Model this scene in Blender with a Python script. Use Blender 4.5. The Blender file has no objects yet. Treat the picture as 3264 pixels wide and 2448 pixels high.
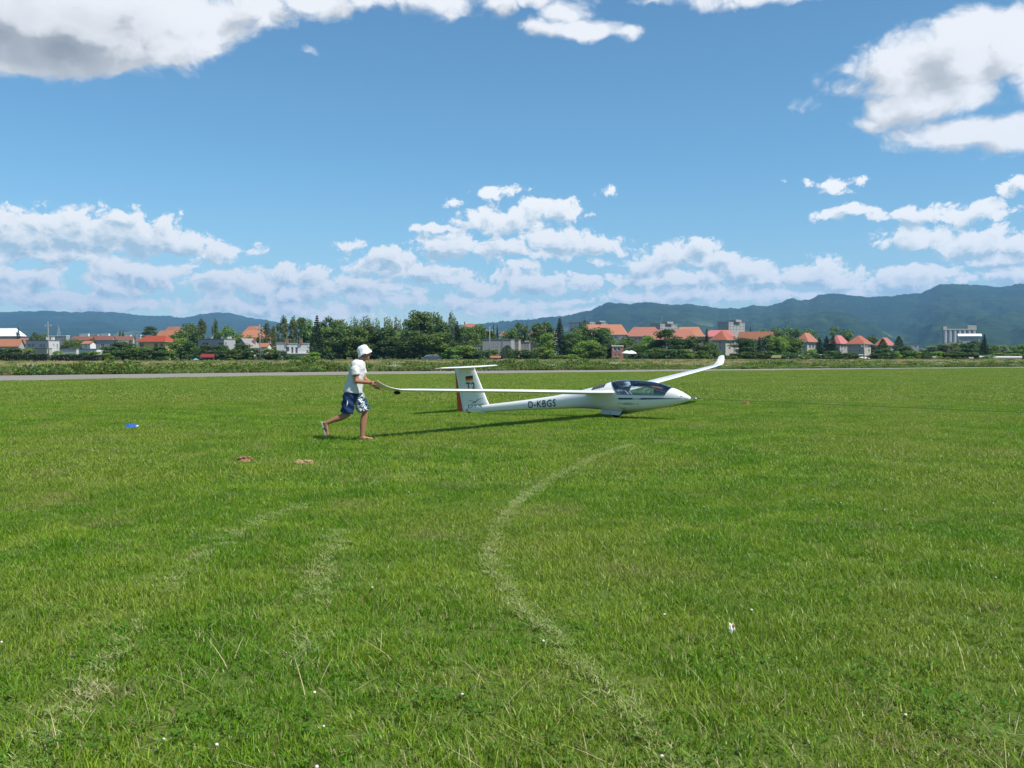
import bpy, bmesh, math, random
import numpy as np
from mathutils import Vector, Matrix, Euler
R = math.radians
scene = bpy.context.scene
COL = scene.collection

# ------------------------------------------------------------------ camera
F_SRC, CAM_H, Y_HOR = 2929.0, 1.509, 1129.2      # focal length and horizon of the photograph, in its own pixels
PITCH = math.atan((1224 - Y_HOR) / F_SRC)
cam_d = bpy.data.cameras.new('camera'); cam = bpy.data.objects.new('camera', cam_d); COL.objects.link(cam)
cam_d.sensor_width = 36; cam_d.lens = 36 * F_SRC / 3264
cam_d.clip_start = 0.05; cam_d.clip_end = 40000
cam.location = (0, 0, CAM_H); cam.rotation_euler = (R(90) - PITCH, 0, 0)
scene.camera = cam

# ------------------------------------------------------------------ sun, exposure
SUN_DIR = Vector((0.60, -0.40, 1.0)).normalized()           # towards the sun
SUN_EL = math.asin(SUN_DIR.z); SUN_AZ = math.atan2(SUN_DIR.x, SUN_DIR.y)
sd = bpy.data.lights.new('sun', 'SUN'); sd.energy = 4.8; sd.angle = R(0.53); sd.color = (1.0, 0.955, 0.88)
sun = bpy.data.objects.new('sun', sd); COL.objects.link(sun)
sun.rotation_euler = (-SUN_DIR).to_track_quat('-Z', 'Y').to_euler(); sun.location = (20, -10, 60)
vs = scene.view_settings
vs.view_transform = 'Standard'; vs.look = 'None'; vs.exposure = 0.42; vs.gamma = 1.0; vs.use_curve_mapping = False
scene.cycles.max_bounces = 8; scene.cycles.transparent_max_bounces = 12
scene.cycles.diffuse_bounces = 3; scene.cycles.glossy_bounces = 3; scene.cycles.volume_bounces = 1

# ------------------------------------------------------------------ world: sky with cumulus
SKY_STRENGTH = 0.1
def build_world():
    w = bpy.data.worlds.new('World'); scene.world = w; w.use_nodes = True
    nt = w.node_tree; N = nt.nodes; L = nt.links; N.clear()
    def new(t, **k):
        n = N.new(t)
        for a, b in k.items(): setattr(n, a, b)
        return n
    def put(s, v):
        if isinstance(v, bpy.types.NodeSocket): L.new(v, s)
        else: s.default_value = v
    def M(op, a, b=None, c=None, clamp=False):
        n = new('ShaderNodeMath', operation=op, use_clamp=clamp); put(n.inputs[0], a)
        if b is not None: put(n.inputs[1], b)
        if c is not None: put(n.inputs[2], c)
        return n.outputs[0]
    def V(op, a, b=None, c=None):
        n = new('ShaderNodeVectorMath', operation=op); put(n.inputs[0], a)
        if b is not None: put(n.inputs[1], b)
        if c is not None: put(n.inputs[2], c)
        return n.outputs['Value'] if op in ('LENGTH', 'DOT_PRODUCT') else n.outputs[0]
    def maprange(x, a, b, c, d, smooth=True):
        n = new('ShaderNodeMapRange', interpolation_type='SMOOTHSTEP' if smooth else 'LINEAR')
        for i, v in enumerate((x, a, b, c, d)): put(n.inputs[i], v)
        return n.outputs[0]
    sky = new('ShaderNodeTexSky', sky_type='NISHITA', sun_disc=False, sun_elevation=SUN_EL, sun_rotation=SUN_AZ,
              altitude=300, air_density=1.0, dust_density=0.1, ozone_density=1.0)
    tint = new('ShaderNodeMix', data_type='RGBA', blend_type='MULTIPLY'); tint.inputs[0].default_value = 1; L.new(sky.outputs[0], tint.inputs[6])
    tc = new('ShaderNodeTexCoord'); sp = new('ShaderNodeSeparateXYZ'); L.new(tc.outputs['Generated'], sp.inputs[0])
    tm = new('ShaderNodeMix', data_type='RGBA'); tm.inputs[6].default_value = (.80, .93, .95, 1); tm.inputs[7].default_value = (.57, .885, .98, 1); L.new(tm.outputs[2], tint.inputs[7])   # white balance of the sky, paler in the thick air near the horizon
    az = M('ARCTAN2', sp.outputs[0], sp.outputs[1]); el = M('ARCSINE', sp.outputs[2])
    L.new(maprange(el, 0.0, .22, 0, 1), tm.inputs[0])
    cb = new('ShaderNodeCombineXYZ'); L.new(az, cb.inputs[0]); L.new(el, cb.inputs[1]); P0 = cb.outputs[0]
    def noise(vec, scale, detail=8, rough=0.56, color=False, lac=2.1):
        n = new('ShaderNodeTexNoise', noise_dimensions='3D'); L.new(vec, n.inputs['Vector'])
        n.inputs['Scale'].default_value = scale; n.inputs['Detail'].default_value = detail
        n.inputs['Roughness'].default_value = rough; n.inputs['Lacunarity'].default_value = lac
        return n.outputs['Color'] if color else n.outputs['Fac']
    wv = noise(V('MULTIPLY', P0, (1, 1.6, 1)), 14, 3, 0.5, True)
    P = V('MULTIPLY_ADD', V('SUBTRACT', wv, (.5, .5, .5)), (0.045, 0.028, 0), P0)
    def blobs_field(vec, bl):
        out = None
        for (x, y, rx, ry, k) in bl:
            a = math.atan2(x - 1632, F_SRC); e = math.atan2(Y_HOR - y, math.hypot(x - 1632, F_SRC))
            sx, sy = F_SRC / rx, F_SRC / ry
            ln = V('LENGTH', V('MULTIPLY_ADD', vec, (sx, sy, 0), (-a * sx, -e * sy, 0)))
            m = M('MULTIPLY_ADD', ln, -k, k)
            out = m if out is None else M('MAXIMUM', out, m)
        return out
    # cumulus, each entry: centre, radii in pixels of the photograph (turned into azimuth and elevation), thickness
    up = [(120,60,430,175,2.3),(330,110,350,140,2.5),(500,160,130,105,1.5),(470,50,340,125,2.0),(30,185,300,65,1.2),(690,50,160,85,1),(850,30,200,75,.95),
          (1000,15,190,80,1),(1180,0,160,70,.9),(1380,10,190,60,.95),(1580,25,120,75,.9),(1720,95,110,48,.9),(1850,112,130,40,.9),
          (1980,120,90,30,.8),(1790,50,90,60,.8),(1700,0,190,50,.9),(2100,0,110,28,.7),(2380,0,230,48,.85),(2330,28,80,30,.7),(2600,-5,170,26,.7),
          (995,178,40,16,.3),(2880,210,180,130,1.3),(3050,185,180,130,1.35),(3230,150,140,125,1.3),(2990,315,190,110,1.25),(2850,370,130,60,.9),
          (2770,400,90,40,.7),(3060,425,220,72,1.3),(3210,425,160,72,1.25),(2720,300,120,55,.42),(2670,240,60,24,.4),(3030,100,60,32,.6),(3264,250,90,90,.9),
          (2620,345,90,30,.25),(2570,450,40,22,.2),(3020,480,60,18,.4)]
    lowL = [(60,755,190,85,1),(210,745,220,85,1.1),(400,745,250,85,1.1),(560,770,150,60,.95),(690,805,120,48,.85),(190,815,300,42,.9),(260,690,50,34,.7),
            (400,690,80,34,.8),(355,663,60,18,.3),(790,800,70,30,.5),(470,865,190,44,.85),(150,898,90,44,.85),(380,905,120,40,.8),(30,890,60,44,.7),
            (80,960,200,46,.75),(350,965,220,44,.75),(600,900,110,40,.6),(760,905,190,50,.85),(900,868,100,48,.9),(1010,880,120,50,.9),(830,975,300,48,.75),
            (1130,915,220,52,.8),(1200,955,200,42,.7),(1080,990,260,34,.65),(1230,835,140,62,1),(1340,868,170,42,.9),(1115,772,50,24,.45),(960,930,260,40,.7)]
    lowC = [(1230,835,140,62,1),(1340,868,170,42,.9),(1130,915,220,52,.8),(1200,955,200,42,.7),(1440,780,120,58,1),(1590,795,110,52,.95),(1400,727,130,18,.7),(1620,702,220,52,.95),(1760,678,140,48,.9),
            (1450,640,75,20,.5),(1590,625,90,26,.5),(1780,772,140,60,1),(1905,775,115,42,.9),(1660,795,90,38,.8),(1940,608,40,16,.3),(1915,832,70,24,.55),
            (1650,852,90,26,.6),(1700,900,170,46,.85),(1840,908,100,36,.7),(1530,920,150,36,.7),(1600,985,220,42,.7),(1480,970,140,40,.65),(1800,960,120,30,.5),
            (2060,838,110,36,.9),(2050,890,150,46,.9),(1420,890,150,34,.6),(2000,945,160,36,.7),(1780,1000,200,26,.6),(1960,905,40,20,.4)]
    lowR = [(2140,822,150,48,1),(2235,798,75,46,.9),(2060,838,110,36,.9),(2285,838,100,36,.9),(2050,890,150,46,.9),(2190,892,180,42,.9),(2360,868,140,50,1),
            (2430,895,110,40,.9),(2600,868,120,64,1),(2690,902,100,40,.85),(2900,893,160,62,1),(2820,920,90,30,.7),(2200,945,320,40,.75),(2480,942,200,36,.75),(2700,945,160,30,.7),
            (2690,686,110,26,.75),(2900,690,160,36,.85),(3090,686,140,28,.75),(2950,755,160,40,.9),(3120,772,160,56,1),(3180,822,150,34,.9),
            (3250,790,90,60,.9),(3225,610,70,36,.8),(2665,595,85,30,.55),(2580,590,60,18,.3),(3210,885,140,44,.85),(3000,930,100,36,.5),(3280,900,110,60,.7)]
    def shade(P, dens, densu, lit, dark, a0, a1, lo, hi):
        alpha = maprange(dens, a0, a1, 0, 1)
        rel = maprange(M('SUBTRACT', densu, dens), -.18, .38, 0, 1, False); sh = M('MULTIPLY_ADD', rel, .42, M('MULTIPLY', maprange(densu, lo, hi, 0, 1), .62), True)
        mx = new('ShaderNodeMix', data_type='RGBA'); L.new(sh, mx.inputs[0]); mx.inputs[6].default_value = lit; mx.inputs[7].default_value = dark
        m2 = new('ShaderNodeMix', data_type='RGBA'); L.new(alpha, m2.inputs[0]); L.new(tint.outputs[2], m2.inputs[6]); L.new(mx.outputs[2], m2.inputs[7])
        bg = new('ShaderNodeBackground'); L.new(m2.outputs[2], bg.inputs[0]); bg.inputs[1].default_value = SKY_STRENGTH
        return bg.outputs[0]
    S = .80 / SKY_STRENGTH
    def c3(r, g, b): return (r * S, g * S, b * S, 1)
    def billow(vec, scale, detail):
        n = new('ShaderNodeTexVoronoi', voronoi_dimensions='2D', feature='SMOOTH_F1', normalize=True); L.new(vec, n.inputs['Vector']); n.inputs['Scale'].default_value = scale
        n.inputs['Detail'].default_value = detail; n.inputs['Roughness'].default_value = .62; n.inputs['Lacunarity'].default_value = 2.2; n.inputs['Smoothness'].default_value = .35
        return M('SUBTRACT', .275, n.outputs['Distance'])
    def sector(bl, ns, amp, off, lit, dark, a0, a1, lo, hi, bamp=1.2):
        st = (1, 1.35, 1)
        n1 = noise(V('MULTIPLY', P, st), ns, 10, .64)
        Pu = V('ADD', P, off)
        n2 = noise(V('MULTIPLY', Pu, st), ns, 8, .62)
        st2 = (1, 1.2, 1)
        d1 = M('MULTIPLY_ADD', billow(V('MULTIPLY', P, st2), ns * 1.25, 3.5), bamp, M('MULTIPLY_ADD', M('SUBTRACT', n1, .5), amp, blobs_field(P, bl)))
        d2 = M('MULTIPLY_ADD', billow(V('MULTIPLY', Pu, st2), ns * 1.25, 2.5), bamp, M('MULTIPLY_ADD', M('SUBTRACT', n2, .5), amp, blobs_field(Pu, bl)))
        return shade(P, d1, d2, lit, dark, a0, a1, lo, hi)
    allb = up + lowL + lowC + lowR; allb = list(dict.fromkeys(allb))
    def within(x0, x1, y0, y1): return [b for b in allb if b[0] + b[2] * 1.6 > x0 - 150 and b[0] - b[2] * 1.6 < x1 + 150 and b[1] + b[3] * 1.6 > y0 - 110 and b[1] - b[3] * 1.6 < y1 + 110]
    LIT, DRK = c3(1.04,1.03,1.0), c3(.46,.61,.69)
    s_up = sector(within(-300, 3600, -400, 555), 12, 1.5, (.026, .020, 0), c3(.90,.91,.93), c3(.27,.30,.33), .05, .60, .45, 2.9, 1.25)
    s_l = sector(within(-300, 1190, 555, 1200), 40, 1.1, (.005, .009, 0), LIT, DRK, .02, .34, .15, 1.0, 1.6)
    s_c = sector(within(1190, 2010, 555, 1200), 40, 1.1, (.005, .009, 0), LIT, DRK, .02, .34, .15, 1.0, 1.6)
    s_r = sector(within(2010, 3600, 555, 1200), 40, 1.1, (.005, .009, 0), LIT, DRK, .02, .34, .15, 1.0, 1.6)
    # the rest of the dome: the same kind of scattered fair weather cumulus
    dirn = tc.outputs['Generated']
    g1 = noise(V('MULTIPLY', dirn, (1, 1, 1.8)), 3.4, 9, .56); g2 = noise(V('MULTIPLY_ADD', dirn, (1, 1, 1.8), (.03, -.02, .05)), 3.4, 5, .55)
    s_g = shade(P, g1, g2, LIT, DRK, .56, .68, .55, .74)
    def mixsh(f, a, b):
        m = new('ShaderNodeMixShader'); L.new(f, m.inputs[0]); L.new(a, m.inputs[1]); L.new(b, m.inputs[2]); return m.outputs[0]
    azL = math.atan2(1190 - 1632, F_SRC); azR = math.atan2(2010 - 1632, F_SRC)
    low = mixsh(M('GREATER_THAN', az, azL), s_l, mixsh(M('GREATER_THAN', az, azR), s_c, s_r))
    inner = mixsh(maprange(el, .179, .189, 0, 1), low, s_up)
    # edge of the described part of the sky, blended
    aabs = M('ABSOLUTE', az)
    f = M('MULTIPLY', maprange(aabs, .60, .72, 1, 0), M('MULTIPLY', maprange(el, .44, .56, 1, 0), M('GREATER_THAN', el, -.01)))
    out = new('ShaderNodeOutputWorld'); L.new(mixsh(f, s_g, inner), out.inputs[0])
    w.cycles.sampling_method = 'MANUAL'; w.cycles.sample_map_resolution = 512
build_world()

# ------------------------------------------------------------------ helpers
def px(x, y, D):
    """world point at depth D (metres along +Y) seen at photograph pixel x, y"""
    c, s = math.cos(PITCH), math.sin(PITCH); a = (x - 1632) / F_SRC; b = (1224 - y) / F_SRC
    rx, ry, rz = a, c + b * s, -s + b * c; t = D / ry
    return Vector((rx * t, D, CAM_H + rz * t))
def m_of(p, D): return p * D / F_SRC
def ground_z(x, y):
    d = math.hypot((x + 1.4) / 6.0, (y - 25.2) / 3.4)
    return -0.085 * math.exp(-d * d)
def tag(o, label=None, cat=None, group=None, kind=None):
    if label: o['label'] = label
    if cat: o['category'] = cat
    if group: o['group'] = group
    if kind: o['kind'] = kind
    return o
def empty(name, loc=(0, 0, 0), rz=0, label=None, cat=None, group=None):
    o = bpy.data.objects.new(name, None); COL.objects.link(o); o.location = loc; o.rotation_euler = (0, 0, rz)
    o.empty_display_size = .2
    return tag(o, label, cat, group)
def link(name, me, mat=None, parent=None, smooth=False):
    o = bpy.data.objects.new(name, me); COL.objects.link(o)
    if mat is not None and not me.materials:
        for m in (mat if isinstance(mat, (list, tuple)) else [mat]): me.materials.append(m)
    if parent is not None: o.parent = parent
    if smooth: me.polygons.foreach_set('use_smooth', [True] * len(me.polygons))
    return o
def mesh(name, verts, faces, mat=None, parent=None, smooth=False):
    me = bpy.data.meshes.new(name); me.from_pydata([tuple(v) for v in verts], [], [tuple(f) for f in faces]); me.update()
    return link(name, me, mat, parent, smooth)
def copy_tree(o, parent=None):
    c = o.copy(); COL.objects.link(c); c.parent = parent
    for ch in o.children:
        if ch.name in COL.objects: copy_tree(ch, c)
    return c
class MB:
    def __init__(s): s.v = []; s.f = []
    def add(s, v, f):
        k = len(s.v); s.v += [tuple(a) for a in v]; s.f += [tuple(i + k for i in a) for a in f]; return s
    def box(s, x0, x1, y0, y1, z0, z1):
        v = [(x, y, z) for z in (z0, z1) for y in (y0, y1) for x in (x0, x1)]
        return s.add(v, [(0, 2, 3, 1), (4, 5, 7, 6), (0, 1, 5, 4), (2, 6, 7, 3), (0, 4, 6, 2), (1, 3, 7, 5)])
    def tube(s, pts, rad, n=8, caps=True):
        pts = [Vector(p) for p in pts]; rings = []
        for i, p in enumerate(pts):
            d = (pts[min(i + 1, len(pts) - 1)] - pts[max(i - 1, 0)]).normalized()
            a = d.cross(Vector((0, 0, 1)) if abs(d.z) < .95 else Vector((1, 0, 0))).normalized(); b = d.cross(a)
            r = rad[i] if isinstance(rad, (list, tuple)) else rad
            rings.append([p + r * (math.cos(2 * math.pi * k / n) * a + math.sin(2 * math.pi * k / n) * b) for k in range(n)])
        v = [q for r_ in rings for q in r_]; f = []
        for i in range(len(pts) - 1):
            for k in range(n): f.append((i * n + k, i * n + (k + 1) % n, (i + 1) * n + (k + 1) % n, (i + 1) * n + k))
        if caps: f.append(tuple(range(n - 1, -1, -1))); f.append(tuple((len(pts) - 1) * n + k for k in range(n)))
        return s.add(v, f)
    def ball(s, c, r, n=10, m=7):
        r = (r, r, r) if not isinstance(r, (tuple, list)) else r
        v = [(c[0], c[1], c[2] - r[2])]; f = []
        for j in range(1, m):
            t = -math.pi / 2 + math.pi * j / m
            for k in range(n):
                a = 2 * math.pi * k / n; v.append((c[0] + r[0] * math.cos(t) * math.cos(a), c[1] + r[1] * math.cos(t) * math.sin(a), c[2] + r[2] * math.sin(t)))
        v.append((c[0], c[1], c[2] + r[2])); e = len(v) - 1
        for k in range(n):
            f.append((0, 1 + (k + 1) % n, 1 + k)); f.append((e, 1 + (m - 2) * n + k, 1 + (m - 2) * n + (k + 1) % n))
            for j in range(m - 2):
                a = 1 + j * n; f.append((a + k, a + (k + 1) % n, a + n + (k + 1) % n, a + n + k))
        return s.add(v, f)
    def lathe(s, prof, n=24, c=(0, 0, 0)):
        v = []; f = []
        for (r, z) in prof:
            for k in range(n): v.append((c[0] + r * math.cos(2 * math.pi * k / n), c[1] + r * math.sin(2 * math.pi * k / n), c[2] + z))
        for i in range(len(prof) - 1):
            for k in range(n): f.append((i * n + k, i * n + (k + 1) % n, (i + 1) * n + (k + 1) % n, (i + 1) * n + k))
        return s.add(v, f)
    def build(s, name, mat=None, parent=None, smooth=False): return mesh(name, s.v, s.f, mat, parent, smooth)

# value noise for terrain
_rs = np.random.RandomState(5); _T = _rs.rand(256, 256)
def vnoise(x, y):
    xi = np.floor(x).astype(int); yi = np.floor(y).astype(int); fx = x - xi; fy = y - yi
    fx = fx * fx * (3 - 2 * fx); fy = fy * fy * (3 - 2 * fy)
    a = _T[xi & 255, yi & 255]; b = _T[(xi + 1) & 255, yi & 255]; c = _T[xi & 255, (yi + 1) & 255]; d = _T[(xi + 1) & 255, (yi + 1) & 255]
    return (a * (1 - fx) + b * fx) * (1 - fy) + (c * (1 - fx) + d * fx) * fy
def fbm(x, y, o=5, g=.5):
    r = 0; a = 1; t = 0
    for i in range(o): r = r + a * vnoise(x * 2 ** i + 17.3 * i, y * 2 ** i + 9.1 * i); t += a; a *= g
    return r / t

# ------------------------------------------------------------------ materials
class NT:
    def __init__(s, name):
        s.m = bpy.data.materials.new(name); s.m.use_nodes = True; s.t = s.m.node_tree; s.N = s.t.nodes; s.L = s.t.links; s.N.clear()
        s.out = s.N.new('ShaderNodeOutputMaterial')
    def new(s, t, **k):
        n = s.N.new(t)
        for a, b in k.items(): setattr(n, a, b)
        return n
    def put(s, k, v):
        if isinstance(v, bpy.types.NodeSocket): s.L.new(v, k)
        else: k.default_value = v
    def math(s, op, a, b=0.0, clamp=False):
        n = s.new('ShaderNodeMath', operation=op, use_clamp=clamp); s.put(n.inputs[0], a); s.put(n.inputs[1], b); return n.outputs[0]
    def mr(s, x, a, b, c=0.0, d=1.0):
        n = s.new('ShaderNodeMapRange', interpolation_type='SMOOTHSTEP')
        for i, v in enumerate((x, a, b, c, d)): s.put(n.inputs[i], v)
        return n.outputs[0]
    def mix(s, f, a, b, mode='MIX'):
        n = s.new('ShaderNodeMix', data_type='RGBA', blend_type=mode); s.put(n.inputs[0], f)
        for i, v in ((6, a), (7, b)): s.put(n.inputs[i], v if isinstance(v, bpy.types.NodeSocket) else (*v, 1))
        return n.outputs[2]
    def pos(s, obj=False):
        if obj: return s.new('ShaderNodeTexCoord').outputs['Object']
        return s.new('ShaderNodeNewGeometry').outputs['Position']
    def noise(s, vec, scale, detail=4, rough=.55, stretch=None):
        if stretch:
            v = s.new('ShaderNodeVectorMath', operation='MULTIPLY'); s.L.new(vec, v.inputs[0]); v.inputs[1].default_value = stretch; vec = v.outputs[0]
        n = s.new('ShaderNodeTexNoise'); s.L.new(vec, n.inputs['Vector']); n.inputs['Scale'].default_value = scale
        n.inputs['Detail'].default_value = detail; n.inputs['Roughness'].default_value = rough; return n.outputs['Fac']
    def island(s): return s.new('ShaderNodeNewGeometry').outputs['Random Per Island']
    def objrand(s): return s.new('ShaderNodeObjectInfo').outputs['Random']
    def bsdf(s, col, rough=.6, spec=.3, metal=0, coat=0, bump=None, bstr=.3, bdist=.02):
        b = s.new('ShaderNodeBsdfPrincipled'); s.put(b.inputs['Base Color'], col if isinstance(col, bpy.types.NodeSocket) else (*col, 1))
        s.put(b.inputs['Roughness'], rough); b.inputs['Specular IOR Level'].default_value = spec; b.inputs['Metallic'].default_value = metal
        b.inputs['Coat Weight'].default_value = coat
        if bump is not None:
            n = s.new('ShaderNodeBump'); s.L.new(bump, n.inputs['Height']); n.inputs['Strength'].default_value = bstr; n.inputs['Distance'].default_value = bdist
            s.L.new(n.outputs[0], b.inputs['Normal'])
        return b.outputs[0]
    def mixsh(s, f, a, b):
        n = s.new('ShaderNodeMixShader'); s.put(n.inputs[0], f); s.L.new(a, n.inputs[1]); s.L.new(b, n.inputs[2]); return n.outputs[0]
    def done(s, sh): s.L.new(sh, s.out.inputs[0]); return s.m
def simple(name, col, rough=.6, spec=.3, var=.12, scale=3.0, metal=0, coat=0, bump=0, obj=True):
    t = NT(name); p = t.pos(obj); n = t.noise(p, scale, 5)
    c2 = tuple(min(1, c * (1 + var)) for c in col); c1 = tuple(c * (1 - var) for c in col)
    return t.done(t.bsdf(t.mix(n, c1, c2), rough, spec, metal, coat, bump=n if bump else None, bstr=bump or .1))
def foliage(name, dark, light, yellow=None, trans=.28, objvar=.35):
    t = NT(name); i = t.island(); o = t.objrand()
    c = t.mix(i, dark, light)
    if yellow: c = t.mix(t.math('MULTIPLY', t.mr(i, .8, 1), .7), c, yellow)
    hs = t.new('ShaderNodeHueSaturation'); t.L.new(c, hs.inputs['Color'])
    t.put(hs.inputs['Value'], t.math('ADD', t.math('MULTIPLY', o, objvar * 2), 1 - objvar)); t.put(hs.inputs['Hue'], t.math('ADD', t.math('MULTIPLY', o, .03), .485))
    tr = t.new('ShaderNodeBsdfTranslucent'); t.L.new(hs.outputs[0], tr.inputs[0])
    return t.done(t.mixsh(trans, t.bsdf(hs.outputs[0], .55, .25), tr.outputs[0]))

# ------------------------------------------------------------------ setting: ground, runway, hills
NEAR_EDGE = [(-75, 8), (-28.9, 51.9), (-22.2, 59.4), (-13, 67.6), (-.2, 73.5), (14.2, 81.0), (35.7, 93.0), (57.5, 103.4), (110, 128), (260, 196)]
FAR_EDGE = [(-75, 36), (-36.1, 64.8), (-24.0, 73.5), (-14.9, 79.3), (-.3, 84.6), (15.6, 90.2), (37.3, 99.6), (60.4, 109.6), (114, 134), (262, 204)]
def edge_y(edge, x):
    return float(np.interp(x, [p[0] for p in edge], [p[1] for p in edge]))
def mat_ground():
    t = NT('ground_soil_and_grass'); p = t.pos(); sp = t.new('ShaderNodeSeparateXYZ'); t.L.new(p, sp.inputs[0])
    s = t.math('SUBTRACT', sp.outputs[1], t.math('ADD', t.math('MULTIPLY', sp.outputs[0], .47), 84.0))
    s = t.math('ADD', s, t.math('MULTIPLY', t.math('SUBTRACT', t.noise(p, .12, 4), .5), 14))
    big = t.noise(p, .35, 5); fine = t.noise(p, 9, 6, .7); mid = t.noise(p, 2.2, 5, .6)
    lawn = t.mix(fine, (.060, .095, .018), (.12, .17, .032)); lawn = t.mix(t.mr(big, .4, .7), lawn, (.11, .14, .030)); lawn = t.mix(t.math('MULTIPLY', t.mr(mid, .52, .75), .5), lawn, (.15, .13, .05))
    weeds = t.mix(fine, (.06, .10, .018), (.16, .19, .045))
    dry = t.mix(t.noise(p, .5, 6, .65, (1, .25, 1)), (.36, .27, .145), (.19, .19, .065)); dry = t.mix(t.math('MULTIPLY', fine, .5), dry, (.42, .32, .17))
    garden = t.mix(big, (.05, .08, .02), (.12, .11, .05))
    c = t.mix(t.mr(s, -2, 0), lawn, weeds); c = t.mix(t.mr(s, 12, 26), c, dry); c = t.mix(t.mr(s, 96, 112), c, garden)
    return t.done(t.bsdf(c, .9, .1, bump=fine, bstr=.6, bdist=.03))
radii = [0.0] + [0.6 * 1.075 ** i for i in range(200) if 0.6 * 1.075 ** i < 9600] + [9700.0]
NA = 240; gv = [(0, 0, ground_z(0, 0))]; gf = []
for r in radii[1:]:
    for k in range(NA):
        a = 2 * math.pi * k / NA; x, y = r * math.sin(a), r * math.cos(a); gv.append((x, y, ground_z(x, y)))
for k in range(NA): gf.append((0, 1 + (k + 1) % NA, 1 + k))
for i in range(len(radii) - 2):
    for k in range(NA): a = 1 + i * NA; gf.append((a + k, a + (k + 1) % NA, a + NA + (k + 1) % NA, a + NA + k))
tag(mesh('ground', gv, gf, mat_ground(), smooth=True), kind='structure')

def mat_asphalt():
    t = NT('weathered_asphalt'); p = t.pos(); n = t.noise(p, 1.3, 6, .65); f = t.noise(p, 40, 3); st = t.noise(p, .6, 4, .6, (.15, 1, 1))
    c = t.mix(n, (.185, .168, .145), (.245, .222, .19)); c = t.mix(t.math('MULTIPLY', t.mr(st, .55, .7), .5), c, (.14, .13, .115)); c = t.mix(t.math('MULTIPLY', f, .35), c, (.29, .27, .235))
    return t.done(t.bsdf(c, .85, .25, bump=f, bstr=.25, bdist=.01))
rv = []; rf = []; NSUB = 10
xs = np.linspace(0, 1, len(NEAR_EDGE) * NSUB)
ne = np.array(NEAR_EDGE, float); fe = np.array(FAR_EDGE, float); tt = np.linspace(0, len(ne) - 1, len(xs)); ki = np.arange(len(ne))
for q in tt:
    jn = (fbm(np.array([q * 9.]), np.array([3.]), 3)[0] - .5) * 1.1; jf = (fbm(np.array([q * 9.]), np.array([30.]), 3)[0] - .5) * .8
    rv.append((np.interp(q, ki, ne[:, 0]), np.interp(q, ki, ne[:, 1]) + jn, .006)); rv.append((np.interp(q, ki, fe[:, 0]), np.interp(q, ki, fe[:, 1]) + jf, .006))
for i in range(len(tt) - 1): rf.append((2 * i, 2 * i + 2, 2 * i + 3, 2 * i + 1))
tag(mesh('runway', rv, rf, mat_asphalt()), kind='structure')

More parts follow.
